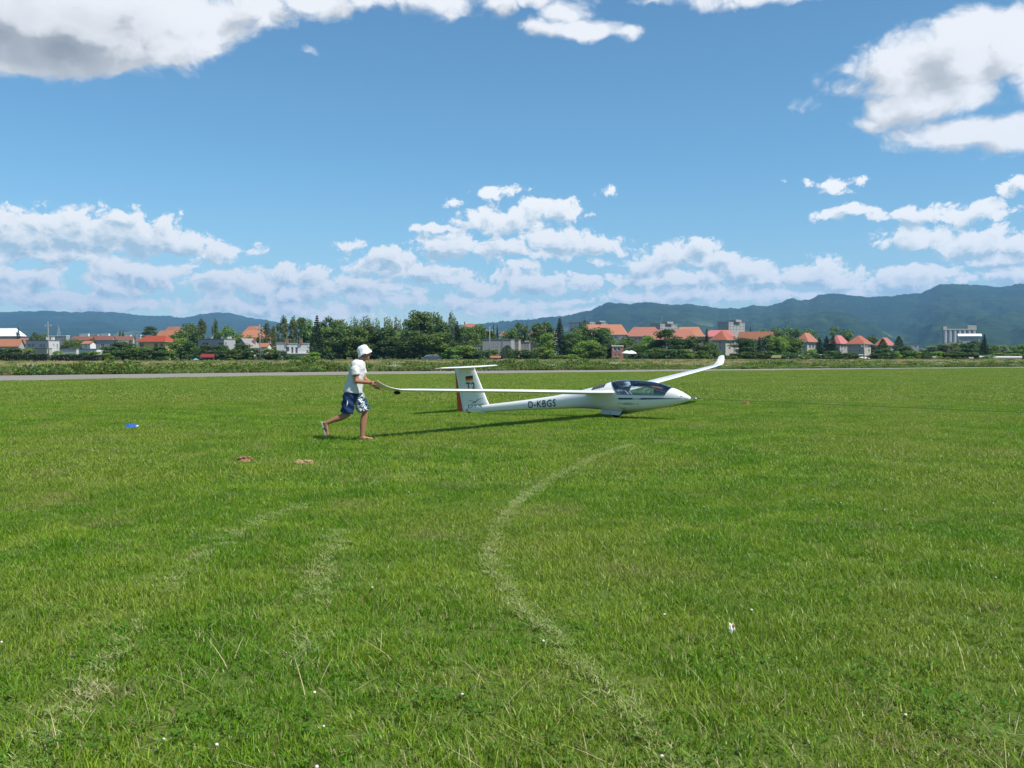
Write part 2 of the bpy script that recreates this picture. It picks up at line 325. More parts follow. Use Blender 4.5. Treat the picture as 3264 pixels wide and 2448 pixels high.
RIDGE_R = [(-900,985),(0,998),(75,992),(180,992),(240,997),(300,994),(380,997),(450,1006),(540,1008),(585,1014),(640,1002),(700,996),(740,998),(790,1012),(850,1020),(900,1030),(1000,1042),(1150,1052),(1300,1048),(1420,1042),(1530,1032),(1600,1026),(1690,1018),(1780,1010),(1830,1001),
           (1880,990),(1930,968),(1975,966),(2010,972),(2060,965),(2090,968),(2150,975),(2190,968),(2230,976),(2290,982),(2350,984),(2400,975),(2430,978),(2480,968),(2505,956),(2525,950),(2550,958),(2575,957),
           (2605,942),(2640,939),(2700,941),(2755,949),(2820,946),(2880,941),(2925,937),(2960,924),(2995,909),(3030,905),(3080,908),(3130,911),(3180,917),(3220,911),(3264,904),(3500,890),(3900,900),(4600,930)]
def build_hills():
    azs = np.linspace(math.atan2(-1700 - 1632 + 1632, F_SRC) - .25, .95, 1500)
    rp = np.array([math.atan2(p[0] - 1632, F_SRC) for p in RIDGE_R]); re = np.array([(Y_HOR - p[1]) / math.hypot(p[0] - 1632, F_SRC) for p in RIDGE_R])
    elev = np.interp(azs, rp, re)
    Rr = np.interp(azs, [-.6, -.26, -.12, .02, .12, .35, .5, .9], [7600, 7600, 7000, 5200, 4700, 5200, 5600, 5600])
    r0 = np.interp(azs, [-.6, -.2, 0, .2, .5, .9], [2600, 2600, 2000, 1500, 1500, 1500])
    T = np.concatenate([np.linspace(0, 1, 110), np.linspace(1.02, 1.35, 8)])
    A, TT = np.meshgrid(azs, T); Rm = r0 + (Rr - r0) * TT
    X = Rm * np.sin(A); Y = Rm * np.cos(A)
    Hr = elev * Rr + CAM_H
    t1 = np.clip(TT, 0, 1)
    base = Hr * (t1 ** 1.55)
    spur = (fbm(A * 16 + 40 + TT * 1.2, TT * 2.3 + 7, 4) - .5)
    spur2 = (fbm(A * 34 + 3, TT * 5 + 11, 4) - .5)
    w = np.clip(TT * 3.2, 0, 1) * np.clip((1 - t1) * 3.0, 0, 1)
    Z = base + w * Hr * (.34 * spur + .10 * spur2)
    fine = fbm(X / 42, Y / 42, 3, .65) - .45
    Z = Z + 20 * fine * np.clip(TT * 2, 0, 1)
    Z = np.where(TT > 1, Z * (1 - (TT - 1) * 2.2), Z)
    # nothing nearer may stand above the skyline
    lim = (elev - .0012) * Rm + CAM_H + 4 * fine
    Z = np.where(TT < .985, np.minimum(Z, np.where(TT > .25, lim, Z)), Z)
    Z[0, :] = -1.0
    n, m = A.shape
    v = np.stack([X, Y, Z], -1).reshape(-1, 3)
    idx = np.arange(n * m).reshape(n, m)
    f = np.stack([idx[:-1, :-1], idx[:-1, 1:], idx[1:, 1:], idx[1:, :-1]], -1).reshape(-1, 4)
    t = NT('forested_hillside'); p = t.pos(); a = t.noise(p, .022, 8, .75); b = t.noise(p, .0016, 5, .6); sp = t.new('ShaderNodeSeparateXYZ'); t.L.new(p, sp.inputs[0])
    c = t.mix(t.mr(a, .35, .68), (.008, .022, .010), (.046, .074, .022)); c = t.mix(t.mr(b, .42, .62), c, t.mix(t.mr(a, .3, .7), (.006, .020, .012), (.024, .048, .020)))
    md = t.noise(p, .0030, 3, .5, (1, .45, 1)); low = t.mr(sp.outputs[2], 60, 150, 1, 0)
    c = t.mix(t.math('MULTIPLY', t.mr(md, .60, .64), low), c, (.16, .19, .055))
    mt = t.done(t.bsdf(c, .95, .03))
    o = mesh('hills', v, f, mt, smooth=True); tag(o, kind='structure')
build_hills()

# ------------------------------------------------------------------ stuff: grass, weeds
def instancer(name, protos, pts, rots, scls, idxs, label, cat):
    """scatter prototypes on points with geometry nodes; one object of uncountable growth"""
    me = bpy.data.meshes.new(name); me.from_pydata([tuple(p) for p in pts], [], [])
    for an, ty, dat in (('rot', 'FLOAT_VECTOR', np.asarray(rots, float).ravel()), ('scl', 'FLOAT_VECTOR', np.asarray(scls, float).ravel()), ('idx', 'INT', np.asarray(idxs, int))):
        a = me.attributes.new(an, ty, 'POINT'); a.data.foreach_set('vector' if ty == 'FLOAT_VECTOR' else 'value', dat)
    o = bpy.data.objects.new(name, me); COL.objects.link(o)
    ng = bpy.data.node_groups.new(name + '_scatter', 'GeometryNodeTree')
    ng.interface.new_socket('Geometry', in_out='INPUT', socket_type='NodeSocketGeometry'); ng.interface.new_socket('Geometry', in_out='OUTPUT', socket_type='NodeSocketGeometry')
    gi = ng.nodes.new('NodeGroupInput'); go = ng.nodes.new('NodeGroupOutput'); ip = ng.nodes.new('GeometryNodeInstanceOnPoints')
    j = ng.nodes.new('GeometryNodeJoinGeometry')
    for p in reversed(protos):
        oi = ng.nodes.new('GeometryNodeObjectInfo'); oi.inputs['Object'].default_value = p; oi.inputs['As Instance'].default_value = True
        ng.links.new(oi.outputs['Geometry'], j.inputs[0])
    def na(n, ty):
        q = ng.nodes.new('GeometryNodeInputNamedAttribute'); q.data_type = ty; q.inputs['Name'].default_value = n; return q.outputs[0]
    ng.links.new(gi.outputs[0], ip.inputs['Points']); ng.links.new(j.outputs[0], ip.inputs['Instance']); ip.inputs['Pick Instance'].default_value = True
    ng.links.new(na('idx', 'INT'), ip.inputs['Instance Index']); ng.links.new(na('rot', 'FLOAT_VECTOR'), ip.inputs['Rotation']); ng.links.new(na('scl', 'FLOAT_VECTOR'), ip.inputs['Scale'])
    ng.links.new(ip.outputs[0], go.inputs[0])
    md = o.modifiers.new('scatter', 'NODES'); md.node_group = ng
    return tag(o, label, cat, kind='stuff')
def proto(name, v, f, mat, smooth=False):
    me = bpy.data.meshes.new(name); me.from_pydata(v, [], f); me.update()
    for m in (mat if isinstance(mat, (list, tuple)) else [mat]): me.materials.append(m)
    if smooth: me.polygons.foreach_set('use_smooth', [True] * len(me.polygons))
    return bpy.data.objects.new(name, me)
def blades(rs, n, size, h, w, lean=.5, curl=.5, segs=2, flat=0.0):
    """n curved grass blades over a size x size patch"""
    V = []; Fc = []
    for i in range(n):
        x, y = (rs.rand(2) - .5) * size; a = rs.rand() * 6.283; hh = h * (.45 + .75 * rs.rand() ** 1.3); ww = w * (.6 + .8 * rs.rand())
        ln = (lean * rs.rand() + flat) * hh; d = np.array([math.cos(a), math.sin(a), 0]); s = np.array([-d[1], d[0], 0]) * ww * .5
        b = a + rs.randn() * .5; s = np.array([-math.sin(b), math.cos(b), 0]) * ww * .5
        k = len(V); p0 = np.array([x, y, -.01]); zf = math.sqrt(max(.05, 1 - min(.95, (lean * .5 + flat)) ** 2)) if flat else 1
        for q in range(segs):
            t = q / segs; c = p0 + d * (ln * t ** (1 + curl)) + np.array([0, 0, hh * zf * t * (1 - .15 * curl * t)]); wd = 1 - .35 * t
            V.append(tuple(c - s * wd)); V.append(tuple(c + s * wd))
        V.append(tuple(p0 + d * ln + np.array([0, 0, hh * zf * (1 - .15 * curl)])))
        for q in range(segs - 1): Fc.append((k + 2 * q, k + 2 * q + 1, k + 2 * q + 3, k + 2 * q + 2))
        e = k + 2 * (segs - 1); Fc.append((e, e + 1, e + 2))
    return V, Fc
def mat_grass(name, ramp, straw, amt, tr=.42):
    t = NT(name); p = t.pos(); i = t.island()
    big = t.noise(p, .22, 5, .6); mid = t.noise(p, 1.1, 5, .6); pat = t.noise(p, 3.2, 4, .6)
    c = t.mix(i, ramp[0], ramp[1])
    c = t.mix(t.mr(mid, .40, .66), c, t.mix(i, ramp[2], ramp[3]))
    c = t.mix(t.math('MULTIPLY', t.mr(big, .42, .62), .7), c, t.mix(i, (.175, .240, .018), (.335, .400, .060)))
    i2 = t.math('FRACT', t.math('MULTIPLY', i, 37.7)); dryw = t.math('ADD', t.mr(t.noise(p, .9, 4, .6), .54, .72, 0, amt * 7), t.math('ADD', t.mr(pat, .5, .72, 0, amt * 2.2), amt))
    c = t.mix(t.math('LESS_THAN', i2, dryw), c, straw)
    tr_ = t.new('ShaderNodeBsdfTranslucent'); t.L.new(c, tr_.inputs[0])
    return t.done(t.mixsh(tr, t.bsdf(c, .40, .32), tr_.outputs[0]))
G_RAMP = ((.055, .165, .004), (.180, .350, .012), (.145, .260, .008), (.315, .445, .040))
m_grass = mat_grass('meadow_grass', G_RAMP, (.33, .29, .13), .05)
m_grass_far = mat_grass('meadow_grass_distant', ((.105, .215, .012), (.200, .330, .024), (.170, .265, .018), (.290, .385, .055)), (.38, .35, .13), .07)
m_press = mat_grass('pressed_grass', ((.22, .31, .07), (.38, .47, .16), (.26, .34, .09), (.42, .50, .19)), (.56, .52, .30), .10)
m_clover = foliage('clover_leaf', (.055, .15, .010), (.13, .27, .022), None, .4, .1)
m_straw = simple('dry_stalk', (.42, .36, .19), .6, .3, .25, 20)
TRACK = [(.75, 3.0), (.51, 3.64), (.39, 4.2), (.12, 5.09), (-.09, 6.09), (-.17, 6.86), (-.12, 7.98), (.06, 9.3), (.53, 11.27), (1.54, 14.19), (2.0, 15.2)]
TRACK2 = [(-.98, 4.37), (-1.15, 5.13), (-1.32, 6.45), (-1.5, 7.8)]
TRACK3 = [(-1.80, 3.2), (-1.87, 3.77), (-2.13, 5.13), (-2.33, 6.74), (-2.26, 8.22), (-1.78, 10.2), (-1.2, 11.6)]
def dist_poly(x, y, P):
    d = np.full(x.shape, 1e9)
    for (a, b), (c, e) in zip(P[:-1], P[1:]):
        L2 = (c - a) ** 2 + (e - b) ** 2; t = np.clip(((x - a) * (c - a) + (y - b) * (e - b)) / L2, 0, 1)
        d = np.minimum(d, np.hypot(x - a - t * (c - a), y - b - t * (e - b)))
    return d
def build_grass():
    rs = np.random.RandomState(11)
    near = [proto('grass_sward', *blades(rs, 640, .42, .046 + .010 * (k % 3), .0048, 1.2, .7, 3), m_grass) for k in range(6)]
    mid = [proto('grass_sward', *blades(rs, 900, .9, .055 + .01 * (k % 2), .009, 1.25, .6, 2), m_grass) for k in range(4)]
    far = [proto('grass_sward', *blades(rs, 1000, 2.2, .06, .024, 1.2, .6, 2), m_grass_far) for k in range(3)]
    press = [proto('grass_sward', *blades(rs, 44, .10, .040, .0050, .5, .3, 3, flat=.6), m_press) for k in range(3)]
    protos = near + mid + far + press
    P = []; Ro = []; S = []; I = []
    def grid(y0, y1, step, ids, jit, sc0, sc1, half=None, skip_track=0.0):
        ys = np.arange(y0, y1, step)
        for y in ys:
            hw = y * .66 + 2.6
            for x in np.arange(-hw, hw, step):
                xx = x + (rs.rand() - .5) * jit; yy = y + (rs.rand() - .5) * jit
                if yy > edge_y(NEAR_EDGE, xx) - .35 * step - .1: continue
                P.append((xx, yy, ground_z(xx, yy))); Ro.append((0, 0, rs.rand() * 6.283)); s = sc0 + (sc1 - sc0) * rs.rand(); S.append((1, 1, s)); I.append(ids[rs.randint(len(ids))])
    n, m, fr, pr = range(0, 6), range(6, 10), range(10, 13), range(13, 16)
    grid(1.4, 10.5, .27, list(n), .2, .7, 1.25)
    grid(10.3, 30, .55, list(m), .4, .8, 1.2)
    grid(29.5, 130, 1.35, list(fr), 1.0, .8, 1.2)
    # wheel tracks: grass rolled flat
    def along(T, wd, dens, gate=.2):
        T = np.array(T); seg = np.hypot(*(T[1:] - T[:-1]).T); L_ = np.concatenate([[0], np.cumsum(seg)])
        for q in np.arange(0, L_[-1], dens):
            x = np.interp(q, L_, T[:, 0]); y = np.interp(q, L_, T[:, 1])
            if fbm(np.array([q * .9]), np.array([wd * 50]), 2)[0] < gate: continue
            P.append((x + rs.randn() * wd, y + rs.randn() * .05, ground_z(x, y) + .022)); Ro.append((0, 0, rs.rand() * 6.283)); S.append((1, 1, .9)); I.append(pr[rs.randint(3)])
    along(TRACK, .030, .036, .12); along(TRACK2, .05, .055, .35); along(TRACK3, .055, .055, .35)
    P_ = np.array(P); I_ = np.array(I); S_ = np.array(S)
    d = np.minimum(dist_poly(P_[:, 0], P_[:, 1], TRACK), np.minimum(dist_poly(P_[:, 0], P_[:, 1], TRACK2), dist_poly(P_[:, 0], P_[:, 1], TRACK3)) + .05)
    low = (I_ < 13) & (d < .13); S_[low, 2] *= .62
    lum = fbm(P_[:, 0] * .9, P_[:, 1] * .9, 3); S_[:, 2] *= np.where(I_ < 13, .72 + .56 * lum, 1)
    instancer('meadow_grass', protos, P_, Ro, S_, I_, 'short mown green grass covering the airfield', 'grass')
    # clover leaves, clover heads and dry stalks in the near sward
    V = []; Fc = []
    for k in range(26):
        x, y = rs.randn(2) * .13; z = .03 + .03 * rs.rand()
        for j in range(3):
            a = j * 2.094 + rs.rand(); c = np.array([x + .007 * math.cos(a), y + .007 * math.sin(a), z]); b = len(V); r = .0062
            tl = (rs.rand(2) - .5) * .8
            for q in range(5): t = a + (q - 2) * .85; u, v_ = r * math.cos(t) * 1.1, r * math.sin(t) * 1.1; V.append((c[0] + u, c[1] + v_, c[2] + u * tl[0] + v_ * tl[1]))
            V.append((x, y, z - .003)); Fc += [(b + 5, b, b + 1, b + 2), (b + 5, b + 2, b + 3, b + 4)]
    clo = proto('clover_patch', V, Fc, m_clover)
    pts = []; 
    while len(pts) < 150:
        y = 3 + 12 * rs.rand() ** 1.2; x = (rs.rand() - .5) * 1.25 * y
        if fbm(np.array([x * .8 + 30]), np.array([y * .8]), 3)[0] > .35: pts.append((x, y, ground_z(x, y)))
    instancer('clover', [clo], pts, [(0, 0, rs.rand() * 6.28) for _ in pts], [(1, 1, .8 + .5 * rs.rand()) for _ in pts], [0] * len(pts), 'low clover leaves growing among the grass', 'clover')
    V, Fc = blades(rs, 9, .5, .15, .0024, 2.2, .4, 3)
    st = proto('dry_stalks', V, Fc, m_straw); V, Fc = blades(rs, 12, .6, .16, .0028, .5, .2, 3, flat=.85); st2 = proto('dry_stalks', V, Fc, m_straw)
    pts = []
    while len(pts) < 170:
        y = 2.9 + 15 * rs.rand() ** 1.8; x = (rs.rand() - .5) * 1.25 * y
        if fbm(np.array([x * .6 + 80]), np.array([y * .6]), 3)[0] > .47: pts.append((x, y, ground_z(x, y)))
    instancer('dry_stalks', [st, st2], pts, [(0, 0, rs.rand() * 6.28) for _ in pts], [(1, 1, .6 + .6 * rs.rand()) for _ in pts], [rs.randint(2) for _ in pts], 'thin straw coloured dry stalks lying in the grass', 'dry grass')
    mb = MB(); mb.tube([(0, 0, 0), (.004, 0, .045), (0, 0, .085)], .0012, 5)
    stem_n = len(mb.f); mb.ball((0, 0, .094), (.0072, .0072, .007), 9, 6)
    t = NT('clover_blossom'); p = t.pos(True); sp = t.new('ShaderNodeSeparateXYZ'); t.L.new(p, sp.inputs[0])
    mf = t.done(t.bsdf(t.mix(t.mr(sp.outputs[2], .086, .10), (.50, .24, .24), (.66, .58, .54)), .7, .2))
    fl = proto('clover_blossom', mb.v, mb.f, [m_clover, mf]); fl.data.polygons.foreach_set('material_index', [0] * stem_n + [1] * (len(mb.f) - stem_n))
    pts = []
    for _ in range(36):
        y = 3.2 + 13 * rs.rand() ** 1.3; x = (rs.rand() - .5) * 1.2 * y; pts.append((x, y, ground_z(x, y)))
    instancer('clover_blossoms', [fl], pts, [(rs.randn() * .2, rs.randn() * .2, rs.rand() * 6) for _ in pts], [(1, 1, .55 + .3 * rs.rand()) for _ in pts], [0] * len(pts), 'tiny white and pink clover blossoms dotted over the grass', 'clover')
build_grass()

def build_verge():
    rs = np.random.RandomState(4)
    m_w = foliage('verge_weeds', (.075, .135, .020), (.215, .300, .06), (.36, .34, .14), .4, .25)
    m_w2 = foliage('verge_weeds_bluish', (.07, .14, .045), (.17, .26, .09), None, .4, .2)
    m_d = foliage('dry_field_grass', (.30, .235, .115), (.52, .41, .22), (.20, .24, .07), .35, .2)
    m_u = simple('umbel_flower', (.72, .72, .62), .7, .2, .1, 5)
    def leafy(n, w, h, ls):
        V = []; Fc = []
        for i in range(n):
            r = w * .5 * math.sqrt(rs.rand()); a = rs.rand() * 6.283; z = h * (.05 + .95 * rs.rand() ** .8) * (1 - .5 * (r / (w * .5)) ** 2)
            c = np.array([r * math.cos(a), r * math.sin(a), z]); u = rs.randn(3); u[2] = abs(u[2]) * .9 + .3; u /= np.linalg.norm(u); v = np.cross(u, rs.randn(3)); v /= np.linalg.norm(v) + 1e-6
            l = ls * (.6 + .8 * rs.rand()); k = len(V); V += [tuple(c - v * l * .22), tuple(c + u * l * .5 - v * l * .3), tuple(c + u * l), tuple(c + u * l * .5 + v * l * .3)]; Fc.append((k, k + 1, k + 2, k + 3))
        return V, Fc
    P1 = [proto('weed_clump', *leafy(260, 1.2, .55, .17), m_w), proto('weed_clump', *leafy(300, 1.1, .8, .2), m_w), proto('weed_clump', *leafy(220, 1.3, .45, .2), m_w2)]
    V, Fc = blades(rs, 90, 1.3, .75, .022, .5, .6, 2); P1.append(proto('tall_grass', V, Fc, m_w))
    V, Fc = blades(rs, 120, 1.6, .6, .022, .5, .6, 2); P1.append(proto('tall_grass', V, Fc, m_d))
    mb = MB()
    for k in range(9):
        x, y = rs.randn(2) * .3; h = .7 + .35 * rs.rand(); mb.tube([(x, y, 0), (x + .03, y, h)], .008, 4)
    ns = len(mb.f)
    for k in range(9):
        for q in range(5):
            x, y = rs.randn(2) * .3; mb.ball((x, y, .75 + .3 * rs.rand()), (.045, .045, .015), 6, 4)
    fo = proto('umbel_plant', mb.v, mb.f, [m_w, m_u]); fo.data.polygons.foreach_set('material_index', [0] * ns + [1] * (len(mb.f) - ns)); P1.append(fo)
    pts = []; rots = []; sc = []; ix = []
    for q in range(11500):
        x = -52 + 150 * rs.rand(); s = 24 * rs.rand() ** 1.5; y = edge_y(FAR_EDGE, x) + .8 + s
        if abs(x) > y * .62 + 3: continue
        tall = fbm(np.array([x * .16]), np.array([y * .1 + 5]), 3)[0]
        k = rs.choice([0, 1, 2, 3, 5, 4], p=[.30, .218, .2, .18, .002, .10]) if s < 15 else rs.choice([0, 3, 4], p=[.2, .3, .5])
        z = (.30 + 1.0 * max(0, tall - .38) * 1.9) * (.7 + .6 * rs.rand()) * (.62 if x > 12 else 1.0)
        pts.append((x, y, 0)); rots.append((0, 0, rs.rand() * 6.28)); sc.append((1, 1, z)); ix.append(k)
    instancer('verge_weeds', P1, pts, rots, sc, ix, 'tall green weeds and grasses along the far runway edge', 'weeds')
    pts = []; rots = []; sc = []; ix = []
    for q in range(9000):
        x = -90 + 260 * rs.rand(); y = edge_y(FAR_EDGE, x) + 20 + 105 * rs.rand()
        if abs(x) > y * .62 + 3 or y > 216: continue
        g = fbm(np.array([x * .05]), np.array([y * .09]), 3)[0]; pg = .15 + .75 * (g > .53) * (1 if x < 40 else 1.1)
        k = rs.choice([3, 0]) if rs.rand() < pg * .6 else 4
        pts.append((x, y, 0)); rots.append((0, 0, rs.rand() * 6.28)); sc.append((1.6, 1.6, .55 + .35 * rs.rand())); ix.append(k)
    instancer('dry_field_grass', P1, pts, rots, sc, ix, 'pale dry uncut grass on the field beyond the runway', 'dry grass')
build_verge()

# ------------------------------------------------------------------ the glider
GL_C, GL_PSI, GL_ROLL = (2.47, 22.07), -.603, .021
W_GEL = None
def mat_gel():
    t = NT('white_gelcoat'); p = t.pos(True); n = t.noise(p, 2.5, 4)
    return t.done(t.bsdf(t.mix(n, (.80, .785, .745), (.84, .825, .79)), .16, .5, coat=.4))
def build_glider():
    gel = mat_gel()
    navy = simple('navy_vinyl', (.012, .035, .10), .4, .4, .05); grey = simple('slate_lettering', (.045, .075, .10), .45, .3, .05)
    orange = simple('signal_orange_paint', (.50, .075, .028), .4, .4, .06); rubber = simple('tyre_rubber', (.02, .02, .02), .85, .2, .2)
    metal = simple('brushed_steel', (.45, .46, .47), .35, .5, .1, metal=.9); doorm = simple('greyed_white_paint', (.55, .56, .57), .45, .3, .06)
    liner = simple('dark_cockpit_lining', (.07, .075, .085), .7, .2, .15); panelm = simple('panel_black', (.02, .021, .024), .5, .3, .1)
    black = simple('flag_black', (.02, .02, .022), .5, .3, .05); red = simple('flag_red', (.42, .02, .03), .5, .3, .05); gold = simple('flag_gold', (.65, .42, .06), .5, .3, .05)
    t = NT('tinted_canopy_acrylic'); fr = t.new('ShaderNodeFresnel'); fr.inputs[0].default_value = 1.55
    tr = t.new('ShaderNodeBsdfTransparent'); tr.inputs[0].default_value = (.74, .84, .87, 1); gl = t.new('ShaderNodeBsdfGlossy'); gl.inputs['Roughness'].default_value = .015; gl.inputs[0].default_value = (1, 1, 1, 1)
    glass = t.done(t.mixsh(t.math('MULTIPLY', t.math('ADD', fr.outputs[0], .05), 1.2, True), tr.outputs[0], gl.outputs[0]))
    root = empty('glider', (GL_C[0], GL_C[1], 0), GL_PSI, 'white sailplane with orange rudder lettered D-KBGS, its wing tip held by the runner', 'glider')
    root.rotation_mode = 'XYZ'; root.rotation_euler = (GL_ROLL, 0, GL_PSI)
    # fuselage stations: x, top, bottom, half width
    ST = [(1.966,.503,.497,.004),(1.955,.53,.472,.026),(1.925,.552,.452,.05),(1.866,.585,.432,.08),(1.749,.65,.39,.126),(1.62,.70,.352,.165),(1.515,.735,.322,.19),(1.40,.775,.295,.213),(1.237,.825,.258,.242),(1.0,.865,.217,.274),(.753,.886,.187,.298),
          (.5,.896,.160,.312),(.256,.893,.150,.318),(.1,.880,.150,.317),(-.04,.857,.155,.312),(-.176,.818,.162,.302),(-.35,.765,.172,.283),(-.531,.718,.178,.260),(-.75,.665,.180,.232),(-.954,.618,.176,.208),(-1.3,.545,.160,.178),(-1.708,.468,.135,.155),
          (-2.15,.400,.107,.136),(-2.579,.340,.079,.118),(-3.1,.270,.040,.100),(-3.5,.220,.010,.088),(-3.75,.190,-.008,.080),(-4.1,.165,-.024,.066),(-4.4,.150,-.033,.048),(-4.56,.140,-.034,.030),(-4.60,.128,-.028,.014)]
    sx = np.array([s[0] for s in ST])[::-1]
    def prof(x): return tuple(float(np.interp(x, sx, np.array([s[k] for s in ST])[::-1])) for k in (1, 2, 3))
    NEXP = 2.25
    def sec(x, z):
        """half width of the fuselage at station x, height z"""
        tp, bt, w = prof(x); zc = .5 * (tp + bt); hz = .5 * (tp - bt); q = min(1, abs(z - zc) / max(hz, 1e-6)); return w * (1 - q ** NEXP) ** (1 / NEXP)
    SILL = .572
    NL, NU = 16, 14                                             # rings below and above the sill, per side
    def angles(x):
        tp, bt, w = prof(x); zc = .5 * (tp + bt); hz = .5 * (tp - bt)
        q = max(-.62, min(.62, (SILL - zc) / max(hz, 1e-6))) if -.3 < x < 1.75 else max(-.62, min(.62, .1))
        if x <= -.3: q0 = max(-.62, min(.62, (SILL - zc) / hz)); k = max(0, min(1, (x + 1.0) / .7)); q = q0 * k + .1 * (1 - k)
        a = math.asin(math.copysign(abs(q) ** (NEXP / 2), q))
        return [-math.pi / 2 + (a + math.pi / 2) * i / NL for i in range(NL + 1)] + [a + (math.pi / 2 - a) * i / NU for i in range(1, NU + 1)]
    XF_S, XF_T, XR_S, XR_T = 1.40, 1.515, .235, -.04
    def xs_of(j):
        u = max(0, j - NL) / NU
        ue = math.sin(u * math.pi / 2) ** .9
        xf = XF_S + (XF_T - XF_S) * ue; xr = XR_S + (XR_T - XR_S) * (1 - (1 - u) ** 1.6)
        a = 1.966 - (1.966 - xf) * np.linspace(0, 1, 15) ** 1.7; b = np.linspace(xf, xr, 23)[1:]; c = np.linspace(xr, -4.6, 60)[1:]
        return np.concatenate([a, b, c])
    cols = [xs_of(j) for j in range(NL + NU + 1)]; NS = len(cols[0]); i_f, i_r = 14, 36
    def pt(i, j, side, inset=0):
        x = float(cols[j][i]); tp, bt, w = prof(x); zc = .5 * (tp + bt); hz = .5 * (tp - bt); a = angles(x)[j]
        ca, sa = math.cos(a), math.sin(a); y = w * abs(ca) ** (2 / NEXP); z = zc + hz * math.copysign(abs(sa) ** (2 / NEXP), sa)
        return (x, side * y * (1 - inset / max(w, .05)), z + (inset if sa < 0 else -inset) * .6)
    def loft(sel, inset=0, rng=None):
        v = []; idx = {}; f = []
        def vid(i, j, s):
            key = (i, j, 0 if j in (0, NL + NU) else s)
            if key not in idx: idx[key] = len(v); v.append(pt(i, j, s if j not in (0, NL + NU) else 0, inset))
            return idx[key]
        for i in range(NS - 1):
            for j in range(NL + NU):
                if not sel(i, j): continue
                for s in (-1, 1):
                    q = (vid(i, j, s), vid(i + 1, j, s), vid(i + 1, j + 1, s), vid(i, j + 1, s)); f.append(q if s > 0 else q[::-1])
        return v, f
    is_can = lambda i, j: i_f <= i < i_r and j >= NL
    fus = mesh('fuselage', *loft(lambda i, j: not is_can(i, j)), gel, root, True)
    can = mesh('canopy', *loft(is_can), glass, root, True); can['label'] = 'clear tinted one piece canopy'
    mesh('cockpit_liner', *loft(lambda i, j: i_f - 3 <= i < i_r + 2 and j < NL, .03), liner, root, True)
    # canopy seal: a thin dark edge all round
    loop = [pt(i, NL, -1) for i in range(i_f, i_r + 1)] + [pt(i_r, j, -1) for j in range(NL + 1, NL + NU + 1)] + [pt(i_r, j, 1) for j in range(NL + NU - 1, NL - 1, -1)]
    loop += [pt(i, NL, 1) for i in range(i_r - 1, i_f - 1, -1)] + [pt(i_f, j, 1) for j in range(NL + 1, NL + NU + 1)] + [pt(i_f, j, -1) for j in range(NL + NU - 1, NL - 1, -1)]
    MB().tube(loop, .008, 6).build('canopy_seal', simple('dark_blue_seal', (.03, .07, .12), .5, .3, .05), can, True)
    MB().tube([(.95, -.296, .60), (.95, -.304, .645), (1.06, -.29, .645), (1.06, -.283, .60)], .004, 6).build('vent_window_frame', metal, can)
    # seat back, headrest, instrument panel, stick, straps
    mb = MB(); mb.add([(.02,-.25,.30),(.02,.25,.30),(.40,.25,.22),(.40,-.25,.22),(-.02,-.22,.74),(-.02,.22,.74)], [(0,1,2,3),(0,4,5,1)]); mb.build('seat', liner, root)
    MB().box(-.10, -.02, -.10, .10, .62, .80).build('headrest', panelm, root)
    mb = MB(); mb.add([(1.10,-.17,.42),(1.10,.17,.42),(1.10,.13,.70),(1.10,-.13,.70),(1.36,-.12,.46),(1.36,.12,.46),(1.36,.07,.68),(1.36,-.07,.68)], [(0,1,2,3),(4,7,6,5),(0,3,7,4),(1,5,6,2),(3,2,6,7),(0,4,5,1)])
    pan = mb.build('instrument_panel', panelm, root)
    for (yy, zz, r) in ((-.07,.64,.03),(.0,.65,.036),(.07,.64,.03),(-.06,.55,.036),(.06,.55,.036)):
        MB().tube([(1.098, yy, zz), (1.085, yy, zz)], r, 14).build('gauge', metal, pan)
    MB().tube([(.80, 0, .25), (.78, 0, .45), (.75, 0, .52)], [.012, .012, .02], 8).build('control_stick', panelm, root)
    # pitot tube and tow hook at the nose
    MB().tube([(1.95, 0, .50), (2.02, 0, .50), (2.03, 0, .502), (2.10, 0, .502)], [.012, .012, .02, .016], 10).build('nose_probe', metal, root, True)
    # wings
    def wing(s):
        stn = [(.0,.20,.86,.600,.150),(.22,.19,.85,.607,.150),(.34,.165,.80,.614,.142),(.6,.155,.775,.628,.138),(1.5,.13,.735,.680,.135),(3.0,.07,.67,.775,.133),(4.5,0.0,.59,.868,.130),(5.8,-.07,.50,.945,.128),(6.7,-.13,.42,1.00,.125),(7.3,-.19,.345,1.035,.12)]
        wl = [(7.42,-.215,.315,1.052,.11),(7.54,-.24,.285,1.085,.105),(7.66,-.265,.26,1.135,.10),(7.74,-.29,.24,1.185,.10),(7.80,-.315,.215,1.24,.10),(7.84,-.335,.185,1.285,.095),(7.86,-.36,.12,1.31,.09)]
        if s < 0: wl = [(a, b, c, 1.035 + (d - 1.035) * .62, e) for (a, b, c, d, e) in wl]     # pressed down by the hands
        K = 18
        def ring(y, xle, ch, z, th, tilt):
            out = []; inc = R(4.2)
            for k in range(2 * K):
                a = math.pi * k / K; xc = .5 * (1 + math.cos(a)); up = k <= K
                yt = 5 * th * (.2969 * math.sqrt(xc) - .126 * xc - .3516 * xc ** 2 + .2843 * xc ** 3 - .1036 * xc ** 4)
                cam_ = .022 * 4 * xc * (1 - xc) * (1.0)
                zz = ch * (cam_ + (yt if up else -yt)); xx = -xc * ch
                xr = xx * math.cos(inc) + zz * math.sin(inc); zr = zz * math.cos(inc) + xx * math.sin(inc)
                out.append((xle + xr, s * (y - zr * math.sin(tilt)), z + zr * math.cos(tilt)))
            return out
